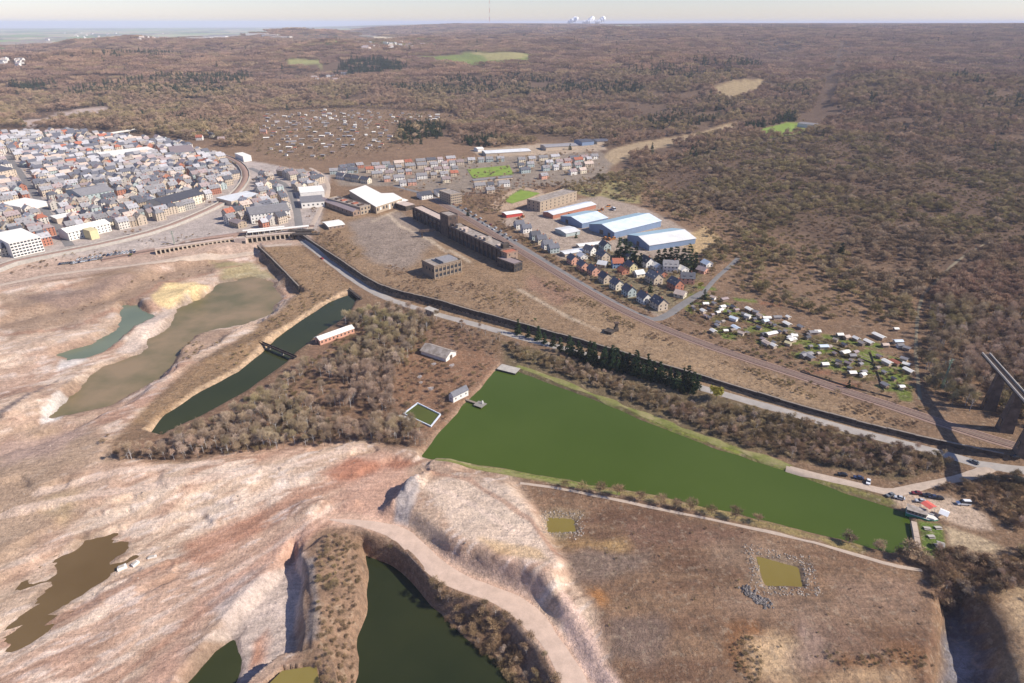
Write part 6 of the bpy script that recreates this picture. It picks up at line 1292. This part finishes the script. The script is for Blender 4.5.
LN = upp((505, 222), (540, 248), (590, 282), (640, 308), (662, 322), (700, 338), (690, 342), (640, 322), (580, 288), (520, 246), (496, 226))
plant(SHRUBS, LN, 3.6, 'in the hedge between railway and village', .5, 1.1, .8, .4, 14, 11)
AV = upp((512, 222), (548, 247), (600, 283), (655, 312))
# the scrub and woods on the right
R1 = upp((560, 190), (600, 178), (640, 170), (690, 162), (740, 150), (800, 142), (900, 150), (1100, 160), (1160, 400), (1040, 430), (960, 408), (916, 382), (910, 330), (820, 318), (760, 305), (706, 278), (700, 262), (716, 240), (690, 226), (645, 204))
OPEN = [upp((770, 268), (806, 262), (850, 300), (880, 318), (850, 322), (790, 300), (760, 288)), upp((722, 276), (750, 280), (740, 300), (715, 290)), upp((800, 282), (840, 290), (850, 308), (810, 300))]
plant(BUSHES, R1, 8.2, 'in the grey brown woods right of the village', .5, 1.5, .93, .42, 45, 12, OPEN)
plant(SHRUBS, R1, 7.0, 'in the grey brown woods right of the village', .8, 1.6, .55, 0, 30, 0)
plant(TREES, upp((930, 296), (980, 262), (1060, 230), (1120, 420), (1000, 418), (950, 408), (924, 372)), 5.6, 'in the shaded wood at the right edge', .8, 1.2, .95)
plant(SHRUBS, upp((672, 296), (690, 286), (720, 300), (790, 330), (900, 362), (918, 395), (880, 392), (800, 364), (720, 338), (680, 320)), 4.6, 'between the garden sheds of the allotments', .35, .95, .6, .44, 12, 13)
AL = upp((680, 298), (692, 288), (720, 298), (790, 326), (905, 358), (916, 392), (880, 390), (800, 362), (720, 336), (684, 318))
plant(BUSHES, AL, 6.5, 'between the garden sheds of the allotments', .2, .48, .6, .42, 14, 19)
plant(BUSHES, upp((676, 322), (740, 347), (800, 367), (880, 393), (930, 410), (924, 415), (860, 400), (780, 371), (690, 335)), 5.5, 'in the hedge along the railway', .25, .5, .75, .36, 14, 20)
plant(BUSHES, upp((690, 290), (730, 300), (690, 318), (672, 312)), 6, 'in the rough corner beside the village road', .3, .55, .8)
VG = upp((560, 262), (585, 246), (640, 256), (692, 262), (704, 272), (690, 296), (660, 316), (600, 288))
plant(SHRUBS, VG, 5.5, 'in the gardens between the village houses', .4, 1.0, .6); plant(BUSHES, VG, 12, 'in the gardens between the village houses', .3, .6, .6)
plant(BUSHES, upp((500, 220), (556, 256), (600, 286), (654, 318), (646, 318), (590, 286), (545, 257), (495, 224)), 8, 'along the street beside the village', .35, .6, .7)
plant(SHRUBS, upp((680, 326), (740, 350), (800, 370), (880, 396), (930, 412), (920, 418), (860, 404), (780, 374), (690, 338)), 4.0, 'in the hedge along the railway', .4, 1.1, .8, .4, 10, 14)
LR = low((925, 560), (948, 548), (972, 556), (1010, 560), (1060, 540), (1060, 590), (1000, 600), (985, 612), (960, 594), (936, 598))
plant(SHRUBS, LR, 3.2, 'in the tangled thicket below the lakeside lawn', .8, 1.6, .9); plant(BUSHES, LR, 7, 'in the tangled thicket below the lakeside lawn', .5, .95, .9); plant(TREES, LR, 9, 'in the tangled thicket below the lakeside lawn', .4, .75, .9)
LR2 = low((900, 484), (940, 478), (985, 480), (1060, 478), (1060, 530), (1010, 530), (985, 505), (955, 492), (930, 488))
plant(SHRUBS, LR2, 3.4, 'in the thicket above the parked cars', .8, 1.5, .9); plant(BUSHES, LR2, 7.5, 'in the thicket above the parked cars', .4, .7, .9); plant(TREES, LR2, 10, 'in the thicket above the parked cars', .35, .6, .8)
plant(SHRUBS, low((1000, 560), (1040, 545), (1060, 680), (1030, 690), (1010, 640)), 7, 'on the straw coloured slope at the right edge', .3, .7, .3)
plant(SHRUBS, low((540, 490), (640, 505), (900, 570), (930, 600), (920, 683), (640, 690), (580, 600)), 9, 'in the dry brown field', .15, .42, .5, .5, 40, 15)
for pts in ([(730, 645), (745, 636), (764, 648), (762, 690), (738, 690)], [(825, 650), (850, 660), (900, 650), (935, 662), (930, 672), (890, 664), (850, 672), (828, 664)]): plant(SHRUBS, low(*pts), 2.2, 'in the rusty reed belt of the dry field', .25, .55, .85)
plant(SHRUBS, upp((520, 262), (560, 284), (640, 328), (720, 358), (860, 405), (940, 430), (936, 436), (850, 413), (700, 358), (620, 327), (555, 292), (516, 268)), 2.9, 'in the dark hedge below the double railway track', .3, .8, .8, .45, 18, 55)
plant(SHRUBS, upp((0, 272), (150, 247), (300, 232), (300, 226), (150, 238), (0, 262)), 6, 'on the railway verge below the town', .3, .8, .6, .4)
plant(SHRUBS, plan([(40, 320), (110, 290), (160, 270), (215, 258), (210, 270), (150, 285), (110, 305)], -3), 7, 'on the quarry slope below the railway', .3, .8, .4, .45)
plant(SHRUBS, plan([(155, 362), (190, 340), (225, 345), (180, 372)], -4), 5, 'on the spit between pond and canal', .3, .8, .7, .4)
GD = gplan([(255, 112), (340, 108), (455, 114), (462, 124), (410, 150), (300, 164), (255, 152)])
plant(SHRUBS, GD, 13, 'among the hillside gardens above the town', .6, 1.6, .7); plant(BUSHES, GD, 24, 'among the hillside gardens above the town', .4, .9, .7, .45, 60, 3)
plant(TREES, upp((330, 170), (470, 158), (600, 152), (612, 184), (540, 190), (480, 205), (420, 196)), 17, 'among the small houses of the estate', .4, .8, .6)
plant(TREES, upp((455, 196), (500, 186), (510, 200), (498, 216), (470, 212)), 7, 'in the bare trees beside the football ground', .5, .8, .8)
plant(TREES, upp((500, 185), (560, 184), (610, 176), (600, 192), (545, 190)), 8, 'in the bare trees beside the football ground', .4, .8, .7)
plant(TREES, upp((-60, 260), (-60, 160), (230, 160), (310, 180), (300, 225)), 34, 'among the houses of the town', .4, .8, .5)

def lands(L):
    X = np.concatenate([a[0] for a in L]); Y = np.concatenate([a[1] for a in L]); S = np.concatenate([a[2] for a in L]); W = sum((a[3] for a in L), [])
    return X, Y, S, np.array(W), height(X, Y)
def in_frame(X, Y, Z): px, py = to_px(X, Y, Z + 2); return (px > 2) & (px < 1022) & (py < 681)
def one_tree(kind, x, y, z, sc, label, cat, group=None, variant=None, name=None, rz=None):
    p = PROTO[kind][variant if variant is not None else rnd.randrange(len(PROTO[kind]))]
    e = empty(name or kind, (x, y, z), rz if rz is not None else rnd.uniform(0, 6.28)); e.scale = (sc, sc, sc); tag(e, label, cat, group)
    for k in ('trunk', 'crown'):
        c = bpy.data.objects.new(k, p[k]); COL.objects.link(c); c.parent = e
    return e
for store, kind, nm, cat, lab in ((TREES, 'bare_tree', 'bare_woodland', 'tree', 'leafless grey brown tree '), (SHRUBS, 'bare_shrub', 'bare_scrub', 'shrub', 'leafless low brown shrub '), (BUSHES, 'bushy_tree', 'bushy_thicket', 'bush', 'tall round leafless bush ')):
    X, Y, S, W, Z = lands(store); d = np.hypot(X, Y); big = S / d * in_frame(X, Y, Z)
    o = np.argsort(-big)[:300 if cat != 'bush' else 200]
    for i in o: one_tree(kind, X[i], Y[i], Z[i] - .1, S[i], lab + W[i], cat, {'tree': 'trees ', 'shrub': 'shrubs ', 'bush': 'bushes '}[cat] + W[i])
    m = np.ones(len(X), bool); m[o] = False; far = m & (d > (620 if cat == 'tree' else 1e6)); m &= ~far
    woods(nm, kind, X[m], Y[m], Z[m] - .1, S[m], 'mass of leafless ' + cat + 's over the valley floor')
    if far.any(): woods('distant_' + nm, 'forest_tree' if cat == 'tree' else kind, X[far], Y[far], Z[far] - .1, S[far] * (.8 if cat == 'tree' else 1), 'leafless ' + cat + 's in the middle distance')

# hills: single trees first, then patches of trees, then larger patches
CLEAR = [gplan(p) for p in ([(415, 58), (470, 52), (530, 54), (525, 62), (470, 66)], [(288, 60), (322, 60), (322, 66), (288, 65)], [(752, 131), (788, 122), (814, 124), (804, 134), (770, 138)],
         [(712, 88), (735, 80), (765, 80), (758, 90), (745, 96), (728, 100), (720, 95)], [(255, 112), (340, 108), (455, 114), (462, 124), (400, 124), (392, 150), (300, 162), (255, 152), (262, 130)],
         [(470, 150), (540, 144), (600, 142), (608, 150), (540, 156), (480, 156)], [(610, 150), (640, 142), (700, 133), (740, 121), (738, 127), (700, 140), (640, 152), (605, 170), (590, 190), (560, 184), (590, 168)],
         [(20, 122), (60, 112), (106, 106), (110, 111), (66, 120), (30, 128)])]
TOWNS = [upp((-300, 330), (-300, 132), (0, 134), (80, 134), (170, 138), (240, 152), (330, 162), (470, 150), (620, 148), (640, 186), (600, 200), (560, 300), (300, 300), (0, 290))]
RIDES = [gplan([(812, 128), (822, 108), (832, 82), (838, 60), (843, 42)]), gplan([(315, 75), (330, 68), (345, 62)])]
def hill_mask(X, Y, m=3):
    b = blocked(X, Y, m)
    for P in CLEAR + TOWNS + [R1]: b |= sdpoly(P, X, Y, 10) > -m
    for L in RIDES: b |= dline(L, X, Y, 60) < 12 + np.hypot(X, Y) / 300
    r, az = np.hypot(X, Y), np.degrees(np.arctan2(X, Y))
    b |= r < np.interp(az, [-60, -20, -5, 4, 10, 18, 28, 60], [1390, 1360, 1290, 1200, 980, 760, 640, 560])
    return ~b
def ring(r0, r1, st, amax=46):
    x1 = r1 * math.sin(R(amax)); gx, gy = np.meshgrid(np.arange(-x1, x1, st), np.arange(r0 * math.cos(R(amax)), r1, st)); n = gx.size
    X, Y = gx.ravel() + rng.uniform(-.5, .5, n) * st, gy.ravel() + rng.uniform(-.5, .5, n) * st; r = np.hypot(X, Y)
    k = (r > r0) & (r < r1) & (np.abs(np.degrees(np.arctan2(X, Y))) < amax); return X[k], Y[k]
CON = [([(388, 132), (400, 124), (446, 128), (450, 142), (420, 146), (404, 142)], .8), ([(466, 142), (495, 140), (497, 148), (470, 150)], .7), ([(385, 88), (440, 80), (520, 74), (640, 84), (650, 96), (560, 96), (440, 96)], .45),
       ([(60, 98), (70, 92), (130, 82), (210, 78), (250, 74), (246, 84), (222, 94), (190, 98)], .5), ([(335, 72), (352, 62), (380, 58), (404, 66), (408, 72), (340, 78)], .8), ([(640, 116), (700, 108), (740, 104), (746, 116), (700, 130), (650, 136)], .4),
       ([(742, 128), (790, 116), (794, 120), (760, 134)], .8), ([(820, 112), (830, 86), (838, 88), (828, 112)], .5), ([(626, 72), (660, 66), (700, 70), (704, 80), (650, 80)], .3), ([(780, 90), (810, 86), (812, 98), (785, 98)], .3),
       ([(4, 86), (50, 84), (64, 88), (20, 92)], .95), ([(985, 95), (1060, 98), (1060, 112), (985, 106)], .3), ([(870, 98), (890, 98), (890, 105), (870, 105)], .5), ([(100, 55), (170, 52), (180, 56), (110, 60)], .3), ([(960, 76), (990, 82), (985, 86), (950, 80)], .4),
       ([(878, 163), (935, 170), (938, 180), (880, 180)], .30), ([(680, 148), (722, 146), (724, 156), (690, 158)], .25), ([(140, 118), (230, 122), (240, 140), (150, 128)], .12), ([(690, 60), (720, 66), (760, 62), (760, 70), (720, 74)], .3)]
CONP = [(gplan(p), k) for p, k in CON]
cx, cy = [], []
def conifer_share(X, Y):
    s = np.full(len(X), .012)
    for P, k in CONP: s = np.maximum(s, k * (sdpoly(P, X, Y, 30) + (fbm(X, Y, 60, 2, 44) - .5) * 50 > 0))
    return s
X, Y = ring(560, 2500, 9.0); k = hill_mask(X, Y); X, Y = X[k], Y[k]; gap = fbm(X, Y, 70, 3, 640) > .36; X, Y = X[gap], Y[gap]; kc = rng.uniform(0, 1, len(X)) < conifer_share(X, Y); cx.append(X[kc]); cy.append(Y[kc]); X, Y = X[~kc], Y[~kc]
woods('hillside_forest', 'forest_tree', X, Y, height(X, Y) - .3, rng.lognormal(-.14, .24, len(X)) * (.7 + .75 * fbm(X, Y, 120, 2, 650)), 'bare brown forest on the nearer slopes')
X, Y = ring(2500, 6200, 40); k = hill_mask(X, Y, 12); X, Y = X[k], Y[k]; kc = (conifer_share(X, Y) > .5) & (rng.uniform(0, 1, len(X)) < .8); X, Y = X[~kc], Y[~kc]
woods('ridge_forest', 'mid_patch', X, Y, height(X, Y) - .5, rng.uniform(.85, 1.15, len(X)), 'bare brown forest over the ridges behind the town')
X, Y = ring(2500, 6200, 15); k = hill_mask(X, Y, 4); X, Y = X[k], Y[k]; sh = conifer_share(X, Y); kc = rng.uniform(0, 1, len(X)) < np.where(sh > .02, sh, .003); cx.append(X[kc]); cy.append(Y[kc])
X, Y = ring(6200, 14000, 135); az = np.degrees(np.arctan2(X, Y)); farm = np.interp(az, [-60, -24, -16, -8, 60], [1.0, 1.0, 0.75, 0.3, 0.15])
k = (fbm(X, Y, 1500, 2, 8) > farm * .92) | (np.hypot((X + 1950) / 620, (Y - 6000) / 700) < 1); X, Y = X[k], Y[k]
woods('far_forest', 'far_patch', X, Y, height(X, Y) - 1, rng.uniform(.85, 1.2, len(X)), 'far woods fading into the haze')
X, Y = np.concatenate(cx), np.concatenate(cy); Z = height(X, Y)
PX = to_px(X, Y, Z)
S = rng.uniform(.75, 1.25, len(X)) * np.where(np.hypot(X, Y) > 2500, 1.45, 1.0); big = S / np.hypot(X, Y) * in_frame(X, Y, Z); o = np.argsort(-big)[:90]
for i in o: one_tree('far_conifer', X[i], Y[i], Z[i], S[i], 'dark green conifer standing in the bare hillside forest', 'tree', 'conifers scattered in the hillside forest', name='conifer')
m = np.ones(len(X), bool); m[o] = False
woods('conifer_stands', 'far_conifer', X[m], Y[m], Z[m], S[m], 'dark green conifer stands in the hills')

# the trees one can point at
def row(pts, step, z): 
    P = np.array(plan(pts, z)); out = []
    for a, b in zip(P[:-1], P[1:]):
        n = max(1, int(np.linalg.norm(b - a) / step)); out += [a + (b - a) * (i + .5) / n for i in range(n)]
    return out
spots = []
for L, st in (([(516, 333), (540, 342), (575, 356)], 7.0), ([(570, 356), (610, 366), (650, 378), (700, 393)], 3.6), ([(580, 362), (620, 373), (660, 385), (694, 396)], 4.4), ([(600, 362), (640, 374)], 5)):
    spots += row(L, st, 0)
for p in spots:
    x, y = p + rng.normal(0, .9, 2); one_tree('conifer', x, y, H1(x, y) - .2, rnd.uniform(.75, 1.2), 'dark green conifer in the row below the long retaining wall', 'tree', 'conifers in the row below the long wall')
VC = ((619, 257, 1.7), (624, 259, 1.9), (629, 261, 1.8), (635, 264, 1.6), (640, 266, 1.2), (657, 266, 1.5), (663, 267, 1.7), (669, 267, 1.8), (675, 268, 1.7), (682, 269, 1.9), (688, 270, 1.9), (694, 270, 1.6))
for i, (px, py, s) in enumerate(VC):
    lb = ORD(i + 1)
    x, y = at(px, py, UP); one_tree('conifer', x, y, H1(x, y) - .2, s, lb + ' tall dark conifer from the left between the blue sheds and the village', 'tree', 'dark conifers behind the village')
for px, py, s, lb in ((650, 292, .8, 'dark conifer among the village houses beside a pale house'), (704, 299, .75, 'dark conifer beside the road fork at the end of the village'), (840, 256, 1.2, 'lone dark conifer in the scrub right of the village'), (848, 388, .5, 'small dark conifer in the lower allotments'),
                      (570, 150, 1.0, 'dark conifer behind the railway sheds'), (652, 150, .9, 'lone round evergreen in the dry meadow'), (576, 238, .6, 'dark conifer in the yard left of the small grey hall'), (468, 216, .7, 'dark evergreen beside the street with parked cars')):
    x, y = at(px, py, UP); one_tree('conifer', x, y, H1(x, y) - .2, s, lb, 'tree')
x, y = at(716, 400, 2); one_tree('willow', x, y, H1(x, y), 1.05, 'yellow green willow beside the road below the wall', 'tree', name='willow_tree')
x, y = at(700, 288, UP); one_tree('willow', x, y, H1(x, y), .6, 'pale olive willow beside the lane at the village end', 'tree', name='willow_tree')
for px, py, s, lb in ((452, 369, 1.0, 'rightmost'), (434, 367, .9, 'uppermost'), (420, 380, .9, 'leftmost'), (421, 385, .7, 'lowest'), (431, 392, 1.0, 'largest')):
    x, y = at(px, py, 0); one_tree('blossom_shrub', x, y, H1(x, y), s, lb + ' of the white blossoming shrubs behind the green lake', 'shrub', 'white blossoming shrubs')
for i, (px, py, s) in enumerate(((565, 487, .8), (583, 491, .9), (600, 494, 1.1), (617, 496, 1.2), (641, 501, .9), (661, 505, 1.0), (675, 508, .9), (690, 511, 1.1), (711, 515, .9), (735, 519, 1.1), (758, 522, .8), (849, 543, 1.5), (878, 550, 1.4), (908, 557, 2.0), (917, 560, 1.7), (899, 557, 1.4))):
    x, y = at(px, py, 0); one_tree('bare_shrub' if i < 11 else 'bushy_tree', x, y, H1(x, y), s * (1.9 if i < 11 else .62), '%s shrub from the left on the near shore of the green lake' % ['first', 'second', 'third', 'fourth', 'fifth', 'sixth', 'seventh', 'eighth', 'ninth', 'tenth', 'eleventh', 'twelfth', 'thirteenth', 'fourteenth', 'fifteenth', 'sixteenth'][i], 'shrub', 'shrubs on the near shore')
for px, py, s, lb in ((690, 312, .9, 'green shrub on the corner of the village road'), (690, 246, .8, 'green shrub behind the brown meadow'), (424, 343, .8, 'fresh green shrub beside the old barn roof'), (130, 252, 1.0, 'green shrub on the railway verge below the town'), (535, 321, .7, 'small green shrub on the waste ground above the wall')):
    x, y = at(px, py, UP if py < 330 else 0); one_tree('green_shrub', x, y, H1(x, y), s, lb, 'shrub')

# ------------------------------------------------------------------ stones
M['stone'] = mat('pale_stone', (0.33, 0.27, 0.22), .9, .25, .6, .1, .35)
M['dark_stone'] = mat('dark_stone', (0.17, 0.15, 0.14), .9, .25, .6, .1, .35)
def rock(seed, mt):
    rs = np.random.default_rng(seed); V = [(0, 0, .55)] + [(math.cos(a) * rs.uniform(.5, .9), math.sin(a) * rs.uniform(.4, .8), rs.uniform(-.1, .4)) for a in np.arange(6) * 1.047] + [(0, 0, -.4)]
    F = [(0, 1 + i, 1 + (i + 1) % 6) for i in range(6)] + [(7, 1 + (i + 1) % 6, 1 + i) for i in range(6)]
    me = bpy.data.meshes.new('stone'); me.from_pydata([tuple(map(float, v)) for v in V], [], F); me.materials.append(mt); return {'all': me}
PROTO['stone'] = [rock(i, M['stone']) for i in range(4)]; PROTO['dark_stone'] = [rock(9 + i, M['dark_stone']) for i in range(3)]
def ringpts(P, d, n, sp):
    G = np.array(grow(P, d)); G = np.vstack([G, G[:1]]); t = rng.uniform(0, len(G) - 1.001, n); i = t.astype(int); f = (t - i)[:, None]; return (G[i] * (1 - f) + G[i + 1] * f) + rng.normal(0, sp, (n, 2))
Q = np.concatenate([ringpts(YEL1, 4, 260, 1.6), ringpts(YEL2, 5, 200, 1.0), ringpts(YEL2, 9, 200, .8)]); woods('ring_stones', 'stone', Q[:, 0], Q[:, 1], height(Q[:, 0], Q[:, 1]), rng.uniform(.3, .8, len(Q)), 'small pale stones heaped round the yellow ponds')
X, Y = scatter(plan([(-40, 420), (100, 440), (200, 468), (300, 452), (400, 462), (440, 470), (540, 540), (440, 560), (380, 525), (300, 545), (200, 640), (100, 700), (-40, 700)]), 3.0, .3, .52, 25, 33)
k = ~blocked(X, Y); X, Y = X[k], Y[k]; woods('quarry_rubble', 'stone', X, Y, height(X, Y) - .05, rng.lognormal(-1.1, .45, len(X)), 'loose pale rubble on the quarry floor')
a_, b_ = np.array(at(742, 590)), np.array(at(768, 608)); t = rng.uniform(0, 1, (130, 1)); Q = a_ + (b_ - a_) * t + rng.normal(0, 1.3, (130, 2)); woods('dark_rubble', 'dark_stone', Q[:, 0], Q[:, 1], height(Q[:, 0], Q[:, 1]) + .1, rng.uniform(.5, 1.3, 130), 'dark heap of rubble in the dry field beside the yellow pond')
for px, py, w, d, h, rz, lb in ((122, 567, 4, 2.2, 1.5, 35, 'largest white concrete block beside the brown puddle'), (135, 563, 3.4, 1.8, 1.2, 65, 'white concrete block in the middle of three by the brown puddle'), (152, 556, 3.8, 1.3, .8, 20, 'flat white concrete slab right of the brown puddle')):
    x, y = at(px, py, -3.5); e = empty('concrete_block', (x, y, H1(x, y)), R(rz)); tag(e, lb, 'block', 'white blocks by the puddle')
    prism('slab', [(-w / 2, -d / 2), (w / 2, -d / 2 * .8), (w / 2 * .9, d / 2), (-w / 2 * .85, d / 2 * .9)], -.6, h, M['white'], e)
    prism('broken_top', [(-w / 3, -d / 3), (w / 4, -d / 3), (w / 4, d / 4), (-w / 3, d / 3)], h + .003, h + .4, M['coping'], e)
# ------------------------------------------------------------------ haze
def build_haze():
    m = bpy.data.materials.new('haze'); m.use_nodes = True; n = m.node_tree.nodes; n.clear()
    v = n.new('ShaderNodeVolumePrincipled'); v.inputs['Color'].default_value = (0.80, 0.85, 1.0, 1); v.inputs['Density'].default_value = 5.2e-5; v.inputs['Anisotropy'].default_value = 0.0
    o = n.new('ShaderNodeOutputMaterial'); m.node_tree.links.new(v.outputs[0], o.inputs['Volume'])
    a, lo, hi = 72000.0, -230.0, 262.0
    vs = [(x, y, z) for z in (lo, hi) for x, y in ((-a, -a), (a, -a), (a, a), (-a, a))]
    fs = [(0, 3, 2, 1), (4, 5, 6, 7), (0, 1, 5, 4), (1, 2, 6, 5), (2, 3, 7, 6), (3, 0, 4, 7)]
    h = mesh_obj('haze', vs, fs, [m]); tag(h, 'thin blue haze over the far hills', kind='stuff')
build_haze()
